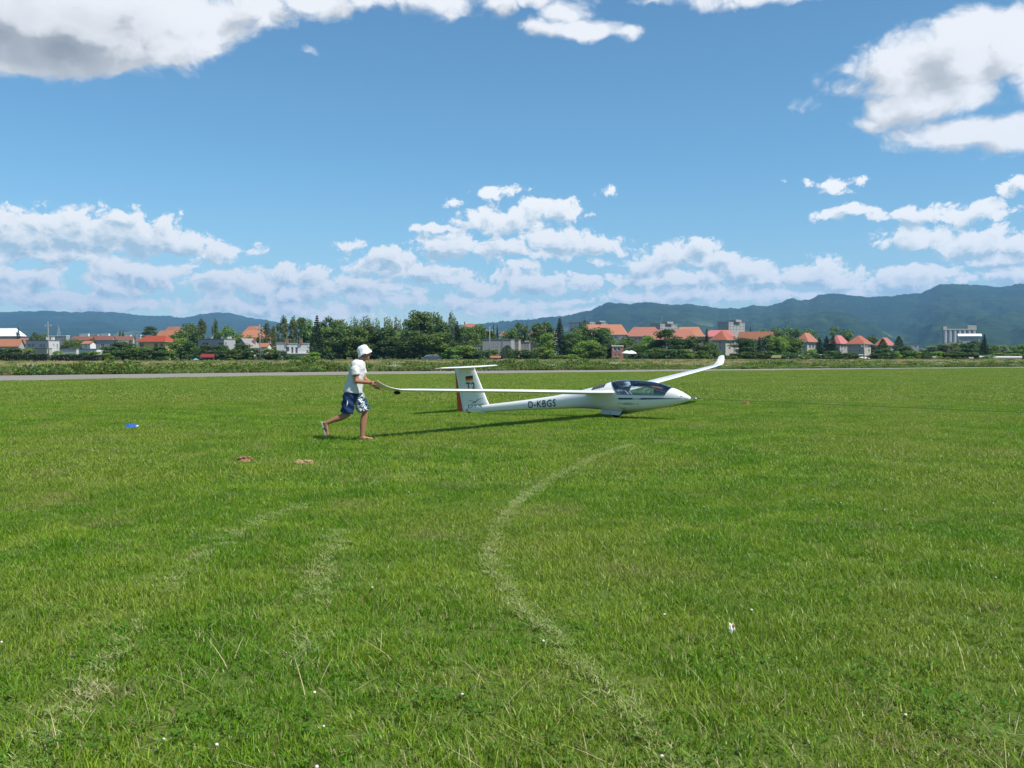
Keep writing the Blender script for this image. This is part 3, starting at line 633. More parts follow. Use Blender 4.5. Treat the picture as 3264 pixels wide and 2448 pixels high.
        def lo(st, name, par):
            v = []; f = []
            for i, q in enumerate(st):
                a, b = st[max(i - 1, 0)], st[min(i + 1, len(st) - 1)]; v += ring(*q, math.atan2(b[3] - a[3], b[0] - a[0]))
            n = 2 * K
            for i in range(len(st) - 1):
                for k in range(n):
                    q = (i * n + k, i * n + (k + 1) % n, (i + 1) * n + (k + 1) % n, (i + 1) * n + k); f.append(q[::-1] if s > 0 else q)
            f.append(tuple(range((len(st) - 1) * n, len(st) * n)) if s < 0 else tuple(reversed(range((len(st) - 1) * n, len(st) * n))))
            return mesh(name, v, f, gel, par, True)
        w = lo(stn, 'wing', root); wi = lo([stn[-1]] + wl, 'winglet', w)
        # hinge gap of the aileron and the gap of the airbrake as thin recessed strips, tip skid
        mb = MB(); mb.ball((-.38, s * 7.36, .985), (.085, .022, .032), 12, 8); mb.build('tip_skid', rubber, w, True)
        def strip(y0, y1, frac, name):
            vv = []; n = 14
            for i in range(n + 1):
                y = y0 + (y1 - y0) * i / n
                xle, ch, z, th = (np.interp(y, [q[0] for q in stn], [q[k] for q in stn]) for k in (1, 2, 3, 4))
                for fr_ in (frac, frac + .012):
                    yt = 5 * th * (.2969 * math.sqrt(fr_) - .126 * fr_ - .3516 * fr_ ** 2 + .2843 * fr_ ** 3 - .1036 * fr_ ** 4); zz = ch * (.088 * fr_ * (1 - fr_) + yt) + .0015; xx = -fr_ * ch; inc = R(4.2)
                    vv.append((xle + xx * math.cos(inc) + zz * math.sin(inc), s * (y - zz * .05), z + zz * math.cos(inc) + xx * math.sin(inc) + .0012))
            mesh(name, vv, [(2 * i, 2 * i + 1, 2 * i + 3, 2 * i + 2) for i in range(n)], simple('hinge_gap_tape', (.45, .46, .47), .5, .3, .05) if 'hinge_gap_tape' not in bpy.data.materials else bpy.data.materials['hinge_gap_tape'], w)
        strip(3.4, 7.2, .80, 'aileron_gap'); strip(2.0, 3.3, .52, 'airbrake_slot')
        return w
    wing(-1)['label'] = 'right wing reaching toward the runner'; wing(1)['label'] = 'left wing on the far side'
    # fin and rudder
    def foil(name, outline, th, mat, par):
        """outline: list of (xle, xte, z); symmetric section, blunt trailing edge"""
        v = []; f = []; K = 14
        for (xl, xt, z) in outline:
            ch = xl - xt; r_ = []
            for k in range(2 * K):
                a = math.pi * k / K; c = .5 * (1 + math.cos(a)); yt = 5 * th * (.2969 * math.sqrt(c) - .126 * c - .3516 * c ** 2 + .2843 * c ** 3 - .1015 * c ** 4)
                r_.append((xl - c * ch, (yt if k <= K else -yt) * ch, z))
            v += r_
        n = 2 * K
        for i in range(len(outline) - 1):
            for k in range(n): f.append((i * n + k, (i + 1) * n + k, (i + 1) * n + (k + 1) % n, i * n + (k + 1) % n))
        f.append(tuple(range(n))[::-1]); f.append(tuple(range((len(outline) - 1) * n, len(outline) * n)))
        return mesh(name, v, f, mat, par, True)
    LE = lambda z: float(np.interp(z, [-.03, .19, .3, 1.17], [-3.60, -3.725, -3.785, -4.205])); TE = lambda z: float(np.interp(z, [-.03, 1.17], [-4.775, -4.845]))
    HG = lambda z: float(np.interp(z, [-.03, 1.17], [-4.555, -4.66]))
    zs = list(np.linspace(-.025, 1.165, 14))
    fin = foil('fin', [(LE(z), TE(z), z) if z > .14 else (LE(.14) - .1, TE(z), z) for z in zs], .095, gel, root)
    fin['label'] = 'tall white fin with flag and lettering'
    def half(xx, z):
        c = (LE(z) - xx) / (LE(z) - TE(z)); c = min(1, max(0, c)); return 5 * .095 * (.2969 * math.sqrt(c) - .126 * c - .3516 * c ** 2 + .2843 * c ** 3 - .1015 * c ** 4) * (LE(z) - TE(z))
    # orange wedge on the trailing edge of the rudder
    rud = MB(); n = 16
    ed = lambda z: float(np.interp(z, [-.03, 1.10], [-4.575, -4.842]))
    for s in (-1, 1):
        v = []; f = []
        for i in range(n + 1):
            z = -.024 + 1.11 * i / n
            for k in range(5):
                xx = ed(z) + (TE(z) - .004 - ed(z)) * k / 4; v.append((xx, s * (half(xx, z) + .004), z))
        for i in range(n):
            for k in range(4): q = (i * 5 + k, i * 5 + k + 1, i * 5 + k + 6, i * 5 + k + 5); f.append(q if s < 0 else q[::-1])
        rud.add(v, f)
    ru = rud.build('rudder', orange, fin, True); ru['label'] = 'orange rudder edge widening downward'
    vv = []
    for i in range(12): z = -.02 + 1.16 * i / 11; vv += [(HG(z), -half(HG(z), z) - .0025, z), (HG(z) - .010, -half(HG(z) - .01, z) - .0025, z)]
    mesh('rudder_hinge_line', vv, [(2 * i, 2 * i + 1, 2 * i + 3, 2 * i + 2) for i in range(11)], doorm, fin)
    # tailplane
    st = [(0, -4.20, .50, 1.170), (.3, -4.205, .49, 1.171), (.7, -4.225, .44, 1.174), (1.0, -4.25, .38, 1.177), (1.18, -4.28, .31, 1.179), (1.25, -4.33, .20, 1.180)]
    v = []; f = []; K = 12; full = [(-y, a, b, c) for (y, a, b, c) in st[:0:-1]] + st
    for (y, xl, ch, z) in full:
        for k in range(2 * K):
            a = math.pi * k / K; c = .5 * (1 + math.cos(a)); yt = 5 * .115 * (.2969 * math.sqrt(c) - .126 * c - .3516 * c ** 2 + .2843 * c ** 3 - .1036 * c ** 4) * ch; v.append((xl - c * ch, y, z + (yt if k <= K else -yt) - .02 * c * ch))
    n = 2 * K
    for i in range(len(full) - 1):
        for k in range(n): f.append((i * n + k, (i + 1) * n + k, (i + 1) * n + (k + 1) % n, i * n + (k + 1) % n)[::-1])
    f.append(tuple(range(n))); f.append(tuple(range((len(full) - 1) * n, len(full) * n))[::-1])
    mesh('tailplane', v, f, gel, root, True)
    # main wheel, doors, tail wheel
    wh = MB().lathe([(.05, -.055), (.10, -.06), (.145, -.055), (.165, -.03), (.168, 0), (.165, .03), (.145, .055), (.10, .06), (.05, .055)], 28).build('wheel', rubber, root, True)
    wh.location = (.045, 0, .166); wh.rotation_euler = (R(90), 0, 0)
    MB().lathe([(.0, -.062), (.06, -.062), (.098, -.056), (.098, .056), (.06, .062), (0, .062)], 20).build('rim', metal, wh, True)
    for s in (-1, 1):
        mb = MB(); a, b = s * .13, s * .215
        mb.add([(-.28, a, .18), (.28, a, .165), (.245, b, .062), (-.275, b, .085)] + [(-.28, a + .012 * s, .186), (.28, a + .012 * s, .171), (.245, b + .012 * s, .066), (-.275, b + .012 * s, .089)],
               [(0, 1, 2, 3), (4, 7, 6, 5), (0, 4, 5, 1), (1, 5, 6, 2), (2, 6, 7, 3), (3, 7, 4, 0)]); d = mb.build('wheel_door', doorm, root)
        MB().tube([(0, b * .88 + .012 * s, .108), (0, b * .88 + .03 * s, .108)], .012, 8).build('door_bolt', panelm, d)
    tw = MB().lathe([(.0, -.018), (.04, -.02), (.055, -.012), (.055, .012), (.04, .02), (0, .018)], 16).build('tail_wheel', rubber, root, True); tw.location = (-4.40, 0, -.035); tw.rotation_euler = (R(90), 0, 0)
    MB().ball((-4.43, -.052, .015), (.022, .01, .03), 10, 7).build('tail_fitting', panelm, root, True)
    # solar cells on the spine behind the canopy
    def spine(x, u): # u: -1..1 across the back
        tp, bt, w = prof(x); zc = .5 * (tp + bt); hz = .5 * (tp - bt); a = math.pi / 2 - abs(u) * .95; return Vector((x, math.copysign(w * abs(math.cos(a)) ** (2 / NEXP), u), zc + hz * math.sin(a) ** (2 / NEXP)))
    def patch(x0, x1, u0, u1, off, name, mat, par, nx=6, nu=6):
        v = []; f = []
        for i in range(nx + 1):
            for k in range(nu + 1):
                p = spine(x0 + (x1 - x0) * i / nx, u0 + (u1 - u0) * k / nu); c = Vector((p.x, 0, .45)); d = (p - c).normalized(); v.append(p + d * off)
        for i in range(nx):
            for k in range(nu): q = i * (nu + 1) + k; f.append((q, q + 1, q + nu + 2, q + nu + 1))
        return mesh(name, v, f, mat, par, True)
    cellm = simple('solar_cell', (.035, .022, .025), .25, .5, .2, 10); frame = simple('solar_grid_silver', (.45, .43, .42), .4, .4, .05)
    sp_ = patch(-.535, -.15, -.86, .86, .004, 'solar_panel', frame, root, 8, 12)
    for k in range(6):
        for u0, u1 in ((-.84, -.02), (.02, .84)):
            a = -.53 + k * .063; patch(a + .006, a + .059, u0, u1, .0075, 'solar_cell', cellm, sp_, 2, 6)
    # lettering and marks, laid on the skin
    def text_mesh(txt, shear=0, spacing=1.0, bold=0):
        cu = bpy.data.curves.new('lettering', 'FONT'); cu.body = txt; cu.size = 1; cu.shear = shear; cu.space_character = spacing; cu.offset = bold; cu.resolution_u = 3
        ob = bpy.data.objects.new('lettering', cu); COL.objects.link(ob); bpy.context.view_layer.update()
        me = bpy.data.meshes.new_from_object(ob.evaluated_get(bpy.context.evaluated_depsgraph_get())); bpy.data.objects.remove(ob); bpy.data.curves.remove(cu)
        bm = bmesh.new(); bm.from_mesh(me); bmesh.ops.triangulate(bm, faces=bm.faces)
        for _ in range(2): bmesh.ops.subdivide_edges(bm, edges=[e for e in bm.edges if e.calc_length() > .12], cuts=1)
        bmesh.ops.triangulate(bm, faces=bm.faces); v = [tuple(q.co) for q in bm.verts]; f = [tuple(q.index for q in p.verts) for p in bm.faces]; bm.free()
        vs_ = np.array(v); mn, mx = vs_.min(0), vs_.max(0); vs_ = (vs_ - mn) / np.maximum(mx - mn, 1e-6); return vs_[:, :2], f
    def lay(name, uv, f, quad, mat, par, surf, off=.004):
        """map the unit square onto four (x, z) corners (bottom left, bottom right, top right, top left) and push onto the skin"""
        q = [np.array(c, float) for c in quad]; v = []
        for (a, b) in uv:
            p = q[0] * (1 - a) * (1 - b) + q[1] * a * (1 - b) + q[2] * a * b + q[3] * (1 - a) * b; v.append((p[0], -surf(p[0], p[1]) - off, p[1]))
        return mesh(name, v, f, mat, par)
    def gridq(n=6, m=3):
        uv = [(i / n, j / m) for i in range(n + 1) for j in range(m + 1)]; f = [(i * (m + 1) + j, (i + 1) * (m + 1) + j, (i + 1) * (m + 1) + j + 1, i * (m + 1) + j + 1) for i in range(n) for j in range(m)]; return uv, f
    def skin(x, z): return max(sec(x, z), half(x, z) if x < -3.7 else 0)
    # right side faces the camera: +x runs to the right, as letters read
    lay('registration', *text_mesh('D-KBGS', 0, 1.12, .018), [(-2.40, .140), (-1.565, .212), (-1.562, .405), (-2.415, .318)], grey, root, skin)
    g = (.94, .98)
    lay('contest_number', *text_mesh('T2', 0, 1.2, .03), [(-4.435, .545), (-4.135, .575), (-4.165, .775), (-4.465, .757)], grey, fin, half)
    lay('type_mark', *text_mesh('DSX', 0, 1.05, -.004), [(-4.385, .063), (-3.90, .118), (-3.885, .205), (-4.395, .160)], grey, fin, skin)
    # glider emblem over the lettering: two swept wings and a slim body
    def stroke(pts, wd):
        uv = []; f = []
        for i, (a, b) in enumerate(pts): w_ = wd[i]; uv += [(a, b - w_), (a, b + w_)]
        return uv, [(2 * i, 2 * i + 2, 2 * i + 3, 2 * i + 1) for i in range(len(pts) - 1)]
    Q = [(-4.40, .175), (-3.90, .225), (-3.90, .375), (-4.40, .325)]
    emb = [([(0, .72), (.2, .62), (.4, .38), (.55, .25)], [.015, .03, .05, .07]), ([(.5, .25), (.65, .55), (.8, .75), (1, .86)], [.08, .06, .035, .015]), ([(.26, .0), (.42, .2), (.6, .45), (.64, .78)], [.05, .07, .05, .02])]
    mb_uv = []; mb_f = []
    for pts, wd in emb:
        u, f_ = stroke(pts, wd); k = len(mb_uv); mb_uv += u; mb_f += [tuple(i + k for i in q) for q in f_]
    lay('emblem', mb_uv, mb_f, Q, grey, fin, half, .005)
    fq = [np.array((-4.465, .775)), np.array((-4.215, .810)), np.array((-4.225, .948)), np.array((-4.475, .918))]
    flag = lay('flag', *gridq(), [fq[0], fq[1], fq[2], fq[3]], black, fin, half, .003); flag['label'] = 'black, red and gold striped flag decal'
    for nm, a, b, m_ in (('red_stripe', .333, .666, red), ('gold_stripe', 0, .333, gold)):
        lay(nm, *gridq(6, 1), [fq[0] * (1 - a) + fq[3] * a, fq[1] * (1 - a) + fq[2] * a, fq[1] * (1 - b) + fq[2] * b, fq[0] * (1 - b) + fq[3] * b], m_, flag, half, .0055)
    MB().ball((-4.40, -half(-4.40, 1.02) - .001, 1.02), (.014, .004, .014), 8, 6).build('fin_bolt', red, fin, True)
    # stripe with the type lettering in its gap
    zt = lambda x: float(np.interp(x, [.25, .9, 1.3, 1.8, 1.93], [.487, .5, .504, .507, .507])); zb = lambda x: float(np.interp(x, [.25, .9, 1.3, 1.8, 1.93], [.447, .463, .480, .500, .503]))
    def band(x0a, x0b, x1a, x1b, n):
        """top edge runs x0a..x1a, bottom edge x0b..x1b"""
        v = []
        for i in range(n + 1):
            a = x0a + (x1a - x0a) * i / n; b = x0b + (x1b - x0b) * i / n; v += [(b, -sec(b, zb(b)) - .004, zb(b)), (a, -sec(a, zt(a)) - .004, zt(a))]
        return mesh('stripe', v, [(2 * i, 2 * i + 2, 2 * i + 3, 2 * i + 1) for i in range(n)], navy, root)
    band(.248, .285, .655, .622, 14); band(.857, .817, 1.93, 1.93, 40)
    lay('type_lettering', *text_mesh('LS 8', .35, 1.0, .01), [(.632, .451), (.815, .458), (.845, .500), (.66, .492)], grey, root, skin)
    # small sponsor line under the stripe: a fine line of print between two crossed marks
    for k, (a, b, z0, z1) in enumerate(((.33, .68, .342, .361),)):
        uv = []; f = []; rs = random.Random(3); x = 0
        while x < .98:
            w_ = .012 + .012 * rs.random(); hgt = .62 + .38 * rs.random(); i = len(uv); uv += [(x, 0), (x + w_, 0), (x + w_, hgt), (x, hgt)]; f.append((i, i + 1, i + 2, i + 3)); x += w_ + .006 + (.02 if rs.random() < .12 else 0)
        lay('sponsor_print', uv, f, [(a, z0), (b, z0 + .004), (b, z1 + .004), (a, z1)], navy, root, skin)
    for (a, b, z0) in ((.41, .60, .372), (.40, .62, .328)): lay('sponsor_rule', *gridq(6, 1), [(a, z0), (b, z0 + .002), (b, z0 + .007), (a, z0 + .005)], navy, root, skin)
    for cx in (.27, .745):
        uv = []; f = []
        for (p, q) in (((0, 0), (1, 1)), ((0, 1), (1, 0))):
            i = len(uv); uv += [(p[0], p[1] - .1), (p[0] + .12, p[1] - .1), (q[0], q[1] + .1), (q[0] - .12, q[1] + .1)]; f.append((i, i + 1, i + 2, i + 3))
        lay('crossed_mark', uv, f, [(cx - .035, .330), (cx + .035, .331), (cx + .035, .371), (cx - .035, .370)], navy, root, skin)
    return root, sec
glider, fus_sec = build_glider()
def gl_pt(x, y, z):
    m_ = Matrix.Translation((GL_C[0], GL_C[1], 0)) @ Euler((GL_ROLL, 0, GL_PSI), 'XYZ').to_matrix().to_4x4(); return m_ @ Vector((x, y, z))
# tow rope, taut from the nose to the tug beyond the frame
a, b = gl_pt(2.08, 0, .502), gl_pt(45, 0, .95)
pts = [a.lerp(b, t / 40) + Vector((0, 0, -.32 * math.sin(math.pi * t / 40))) for t in range(41)]
tag(MB().tube(pts, .005, 6).build('tow_rope', simple('tow_rope_fibre', (.10, .11, .08), .8, .2, .1)), 'thin taut tow rope running forward from the glider nose', 'rope')

# ------------------------------------------------------------------ people
def remesh(name, mb, voxel, mat, parent, smooth_it=6, fn=None):
    """fuse overlapping volumes into one continuous skin"""
    me = bpy.data.meshes.new(name); me.from_pydata(mb.v, [], mb.f); ob = bpy.data.objects.new(name, me); COL.objects.link(ob)
    r = ob.modifiers.new('r', 'REMESH'); r.mode = 'VOXEL'; r.voxel_size = voxel
    if smooth_it: q = ob.modifiers.new('s', 'SMOOTH'); q.iterations = smooth_it; q.factor = .5
    bpy.context.view_layer.update()
    out = bpy.data.meshes.new_from_object(ob.evaluated_get(bpy.context.evaluated_depsgraph_get())); bpy.data.objects.remove(ob); bpy.data.meshes.remove(me)
    if fn:
        co = np.empty(len(out.vertices) * 3); out.vertices.foreach_get('co', co); co = fn(co.reshape(-1, 3)); out.vertices.foreach_set('co', co.ravel()); out.update()
    out.name = name; out.materials.clear()
    return link(name, out, mat, parent, True)
def limb(mb, pts, rads, n=12):
    """a tapered limb through joints, ball at every joint"""
    P = [Vector(p) for p in pts]; pp = []; rr = []
    for i in range(len(P) - 1):
        for k in range(5): t = k / 5; pp.append(P[i].lerp(P[i + 1], t)); rr.append(rads[i] * (1 - t) + rads[i + 1] * t)
    pp.append(P[-1]); rr.append(rads[-1]); mb.tube(pp, rr, n)
    for p, r in zip(P, rads): mb.ball(p, r * .99, 10, 8)
def mat_skin(name, c):
    t = NT(name); p = t.pos(True); n = t.noise(p, 14, 4); b = t.bsdf(t.mix(n, tuple(v * .86 for v in c), tuple(v * 1.1 for v in c)), .5, .35); return t.done(b)
def mat_cloth(name, c, var=.06):
    t = NT(name); p = t.pos(True); f = t.noise(p, 16, 4, .6, (1, 1, .45)); return t.done(t.bsdf(t.mix(t.noise(p, 6), tuple(v * (1 - var) for v in c), tuple(min(1, v * (1 + var)) for v in c)), .85, .15, bump=f, bstr=.8, bdist=.03))
skin_m = mat_skin('tanned_skin', (.36, .165, .095)); sole_m = simple('flipflop_grey', (.33, .36, .38), .7, .2, .1); strap_m = simple('flipflop_strap', (.015, .015, .018), .5, .3, .1)
hat_m = mat_cloth('white_cotton_hat', (.74, .74, .76), .03); shirt_m = mat_cloth('white_cotton_shirt', (.60, .595, .575), .05)
def mat_shorts():
    t = NT('board_shorts'); p = t.pos(True); sp = t.new('ShaderNodeSeparateXYZ'); t.L.new(p, sp.inputs[0])
    navy = t.mix(t.noise(p, 9, 4), (.008, .026, .080), (.014, .042, .12))
    wv = t.new('ShaderNodeTexWave', wave_type='RINGS'); t.L.new(p, wv.inputs['Vector']); wv.inputs['Scale'].default_value = 5.5; wv.inputs['Distortion'].default_value = 14; wv.inputs['Detail'].default_value = 2.5; wv.inputs['Detail Scale'].default_value = 2.2
    pat = t.mix(t.mr(wv.outputs['Fac'], .34, .44), (.015, .04, .12), (.62, .66, .68))
    leg = t.math('MULTIPLY', t.mr(t.math('SUBTRACT', sp.outputs[0], t.math('MULTIPLY', sp.outputs[2], .55)), -.512, -.502), t.mr(sp.outputs[1], -.075, -.070))
    # plain waistband over both legs
    c = t.mix(leg, navy, pat)
    hem = t.mix(0.0, c, c)
    return t.done(t.bsdf(c, .75, .2, bump=t.noise(p, 11, 4), bstr=.6, bdist=.03))
def head(mb, c, fwd_x, s=1.0):
    """skull, jaw, nose, brow and ears facing +x, centred at c"""
    x, y, z = c
    mb.ball((x - .012 * s, y, z + .02 * s), (.098 * s, .076 * s, .112 * s), 16, 12); mb.ball((x + .03 * s, y, z - .055 * s), (.062 * s, .056 * s, .066 * s), 14, 10)
    mb.ball((x + .06 * s, y, z - .098 * s), (.026 * s, .03 * s, .024 * s), 10, 8)
    mb.tube([(x + .082 * s, y, z + .012 * s), (x + .112 * s, y, z - .034 * s), (x + .085 * s, y, z - .045 * s)], [.009 * s, .015 * s, .012 * s], 8)
    mb.ball((x + .082 * s, y, z - .068 * s), (.014 * s, .026 * s, .010 * s), 8, 6)
    mb.ball((x + .078 * s, y, z + .026 * s), (.018 * s, .052 * s, .012 * s), 8, 6)
    for sd in (-1, 1): mb.ball((x - .008 * s, y + sd * .078 * s, z - .01 * s), (.02 * s, .010 * s, .034 * s), 8, 6)
def fingers(mb, spec):
    for pts, r in spec: limb(mb, pts, [r, r * .93, r * .85, r * .72][:len(pts)], 8)
def build_runner():
    o = empty('person', (-2.585, 15.94, ground_z(-2.585, 15.94)), 0, 'person in white bucket hat, white shirt and blue patterned shorts running with the wing tip', 'person')
    mb = MB(); Y0 = -.02
    hd = (.026, Y0 + .01, 1.525)
    head(mb, hd, 1, .98)
    limb(mb, [(-.035, Y0, 1.36), (.0, Y0, 1.45)], [.066, .058])
    # trunk
    mb.ball((-.085, Y0, 1.27), (.115, .155, .15), 14, 10); mb.ball((-.125, Y0, 1.08), (.105, .14, .15), 14, 10); mb.ball((-.18, Y0, .92), (.115, .15, .12), 14, 10)
    limb(mb, [(-.095, Y0 - .13, 1.325), (-.095, Y0 + .13, 1.325)], [.055, .055])
    # arms: right (near) holds the winglet, left (far) supports from below
    limb(mb, [(-.102, -.172, 1.315), (-.075, -.235, 1.045), (.175, -.255, 1.025)], [.056, .043, .029])
    limb(mb, [(-.085, .150, 1.315), (.01, .16, 1.07), (.205, -.02, .955)], [.056, .042, .029])
    # right hand, palm down over the edge
    mb.ball((.215, -.262, 1.03), (.052, .036, .026), 12, 8)
    fingers(mb, [([(.255, -.290, 1.042), (.292, -.292, 1.052), (.318, -.290, 1.030), (.322, -.288, 1.005)], .0105), ([(.258, -.270, 1.047), (.300, -.270, 1.056), (.328, -.268, 1.032), (.332, -.266, 1.004)], .0110),
                 ([(.258, -.250, 1.046), (.298, -.248, 1.054), (.324, -.246, 1.030), (.328, -.244, 1.004)], .0105), ([(.252, -.233, 1.040), (.284, -.228, 1.046), (.305, -.226, 1.026), (.308, -.224, 1.006)], .0092),
                 ([(.195, -.285, 1.012), (.235, -.305, .995), (.275, -.300, .985)], .0120)])
    # left hand, palm up under the tip
    mb.ball((.245, -.045, .928), (.05, .034, .024), 12, 8)
    fingers(mb, [([(.282, -.070, .912), (.318, -.082, .893), (.345, -.085, .888), (.362, -.085, .896)], .0102), ([(.285, -.052, .908), (.325, -.060, .886), (.352, -.062, .880), (.370, -.062, .888)], .0106),
                 ([(.283, -.034, .908), (.322, -.038, .886), (.349, -.040, .881), (.366, -.040, .888)], .0102), ([(.277, -.018, .912), (.308, -.016, .894), (.330, -.016, .888), (.343, -.016, .893)], .0090),
                 ([(.235, -.078, .94), (.268, -.100, .942), (.300, -.104, .936)], .0115)])
    # legs: left stands, right trails with the heel up
    limb(mb, [(-.14, .085, .88), (.022, .09, .49), (-.035, .08, .085)], [.088, .056, .038]); limb(mb, [(.0, .088, .42), (-.022, .086, .30), (-.03, .082, .16)], [.054, .056, .042])
    limb(mb, [(-.045, .08, .055), (.03, .085, .040), (.12, .095, .030)], [.036, .034, .026]); limb(mb, [(-.065, .08, .035), (-.05, .08, .05)], [.030, .03])
    for k in range(5): limb(mb, [(.125 - .012 * k, .072 + .015 * k, .028), (.158 - .016 * k, .070 + .017 * k, .024)], [.0125 - .001 * k, .010 - .0008 * k], 6)
    limb(mb, [(-.20, -.085, .88), (-.258, -.095, .475), (-.615, -.085, .325)], [.088, .057, .037]); limb(mb, [(-.30, -.093, .445), (-.40, -.09, .405), (-.50, -.087, .37)], [.053, .055, .042])
    limb(mb, [(-.625, -.085, .315), (-.622, -.085, .225), (-.610, -.085, .145)], [.036, .034, .027]); limb(mb, [(-.66, -.085, .325), (-.635, -.085, .32)], [.028, .03])
    for k in range(5): limb(mb, [(-.606, -.105 + .012 * k, .135 + .006 * k), (-.590, -.107 + .013 * k, .108 + .010 * k)], [.0125 - .001 * k, .010 - .0008 * k], 6)
    body = remesh('body', mb, .009, skin_m, o, 5)
    # eyes
    for sd in (-1, 1):
        e = MB().ball((hd[0] + .083, hd[1] + sd * .032, hd[2] + .006), .011, 8, 6).build('eye', simple('eye_white', (.7, .7, .68), .2, .5, .02) if 'eye_white' not in bpy.data.materials else bpy.data.materials['eye_white'], o, True)
    # short hair under the hat
    mb = MB(); mb.ball((hd[0] - .022, hd[1], hd[2] + .018), (.098, .081, .108), 14, 10); mb.build('hair', simple('brown_hair', (.05, .03, .02), .7, .3, .2), o, True)
    # bucket hat, tipped back to front
    mb = MB(); n = 40; prof_ = [(.0, .120), (.030, .119), (.055, .113), (.076, .101), (.092, .080), (.101, .045), (.107, .0), (.114, -.028), (.124, -.058), (.134, -.084), (.131, -.085), (.120, -.058), (.109, -.028), (.101, -.002)]
    mb.lathe(prof_, n); h = mb.build('bucket_hat', hat_m, o, True); h.location = (hd[0] - .016, hd[1], hd[2] + .040); h.rotation_euler = (0, R(-25), 0); h.scale = (1, 1, .86)
    for v in h.data.vertices:
        a = math.atan2(v.co.y, v.co.x); v.co.z += (.012 * math.sin(3 * a + .7) + .006 * math.sin(7 * a)) * max(0, min(1, (.06 - v.co.z) / .1)); v.co.y *= .88
    MB().tube([(.1055 * math.cos(k * math.pi / 16), .093 * math.sin(k * math.pi / 16), .0 + .004 * math.sin(k * math.pi / 16 * 3)) for k in range(33)], .0022, 5, False).build('hat_seam', hat_m, h)
    # shirt
    mb = MB()
    tr = [((-.050, Y0, 1.41), .072, .080), ((-.082, Y0, 1.37), .115, .165), ((-.088, Y0, 1.27), .138, .185), ((-.110, Y0, 1.15), .138, .178), ((-.138, Y0, 1.03), .142, .178), ((-.168, Y0, .93), .160, .188), ((-.178, Y0, .87), .168, .192), ((-.180, Y0, .845), .168, .192)]
    v = []; f = []; n = 28
    for (c, rx, ry) in tr:
        for k in range(n): a = 2 * math.pi * k / n; v.append((c[0] + rx * math.cos(a), c[1] + ry * math.sin(a), c[2] - .12 * rx * math.cos(a) * (1 if c[2] < 1 else 0)))
    for i in range(len(tr) - 1):
        for k in range(n): f.append((i * n + k, (i + 1) * n + k, (i + 1) * n + (k + 1) % n, i * n + (k + 1) % n))
    f.append(tuple(range(n))); f.append(tuple(range((len(tr) - 1) * n, len(tr) * n))[::-1]); mb.add(v, f)
    mb.tube([(-.088, -.06, 1.345), (-.10, -.165, 1.335), (-.108, -.205, 1.27), (-.092, -.225, 1.150)], [.080, .080, .080, .076], 16); mb.ball((-.10, -.168, 1.325), .086, 12, 9); mb.ball((-.09, .15, 1.325), .085, 12, 9)
    mb.tube([(-.088, .03, 1.345), (-.085, .165, 1.335), (-.06, .195, 1.25), (-.03, .19, 1.15)], [.075, .082, .082, .078], 16)
    def folds(co):
        x, y, z = co.T; d = .011 * (fbm(x * 9 + z * 14 + 5, y * 9 + z * 6 + 3, 3) - .5) * 2 + .006 * np.sin(z * 40 + x * 30 + y * 12) * np.clip((1.3 - z) * 3, 0, 1) * (fbm(x * 6, z * 6 + 9, 2) - .2)
        cx = np.interp(z, [.86, 1.03, 1.27, 1.4], [-.178, -.138, -.088, -.058]); r = np.stack([x - cx, y - Y0, 0 * z], 1); r /= np.linalg.norm(r, axis=1)[:, None] + 1e-6
        w_ = np.clip((z - .87) * 12, .3, 1); return co + r * (d * w_)[:, None]
    sh = remesh('shirt', mb, .011, shirt_m, o, 3, folds)
    MB().box(-.0205, -.0195, -.03, .03, -.012, .012).build('back_print', simple('shirt_print_grey', (.18, .2, .26), .8, .1, .1), sh).location = (-.205, Y0 - .07, 1.30)
    # shorts
    mb = MB()
    def leg(pts, rad):
        mb.tube(pts, rad, 18)
    mb.ball((-.175, -.005, .885), (.15, .182, .095), 16, 10)
    leg([(-.175, .075, .90), (-.125, .085, .80), (-.055, .092, .66), (.004, .094, .515)], [.10, .112, .113, .118])
    leg([(-.19, -.08, .90), (-.215, -.088, .80), (-.243, -.094, .65), (-.268, -.098, .490)], [.10, .114, .112, .110])
    mb.ball((-.155, .0, .82), (.11, .12, .09), 12, 8)
    sh = remesh('shorts', mb, .011, mat_shorts(), o, 3, lambda co: co + np.stack([.007 * np.sin(co[:, 2] * 50 + co[:, 1] * 30), .006 * np.sin(co[:, 2] * 38 + co[:, 0] * 40), 0 * co[:, 0]], 1))
    MB().tube([(-.235, -.206, .715), (-.238, -.209, .66), (-.248, -.207, .62)], [.006, .011, .005], 6).build('white_print', hat_m, sh)
    MB().tube([(.01, -.045, .835), (.035, -.05, .80), (.03, -.05, .76)], .004, 6).build('drawstring', hat_m, sh)
    # flip-flops
    def flop(name, path, nrm, par):
        p0, p1 = Vector(path[0]), Vector(path[1]); d = (p1 - p0).normalized(); nv = Vector(nrm); sd = d.cross(nv).normalized(); L_ = (p1 - p0).length; v = []; f = []
        prof = [(0, .022), (.03, .034), (.2, .036), (.45, .032), (.7, .042), (.88, .042), (.97, .028), (1, .012)]
        for (t_, w_) in prof:
            c = p0 + d * L_ * t_
            for z_ in (0, .016): v += [c - sd * w_ + nv * z_, c + sd * w_ + nv * z_]
        for i in range(len(prof) - 1):
            a = i * 4; b = a + 4; f += [(a, a + 1, b + 1, b), (a + 2, b + 2, b + 3, a + 3), (a, b, b + 2, a + 2), (a + 1, a + 3, b + 3, b + 1)]
        f += [(0, 2, 3, 1), (28, 29, 31, 30)]
        q = mesh(name, v, f, sole_m, par); a = p0 + d * L_ * .78 + nv * .045
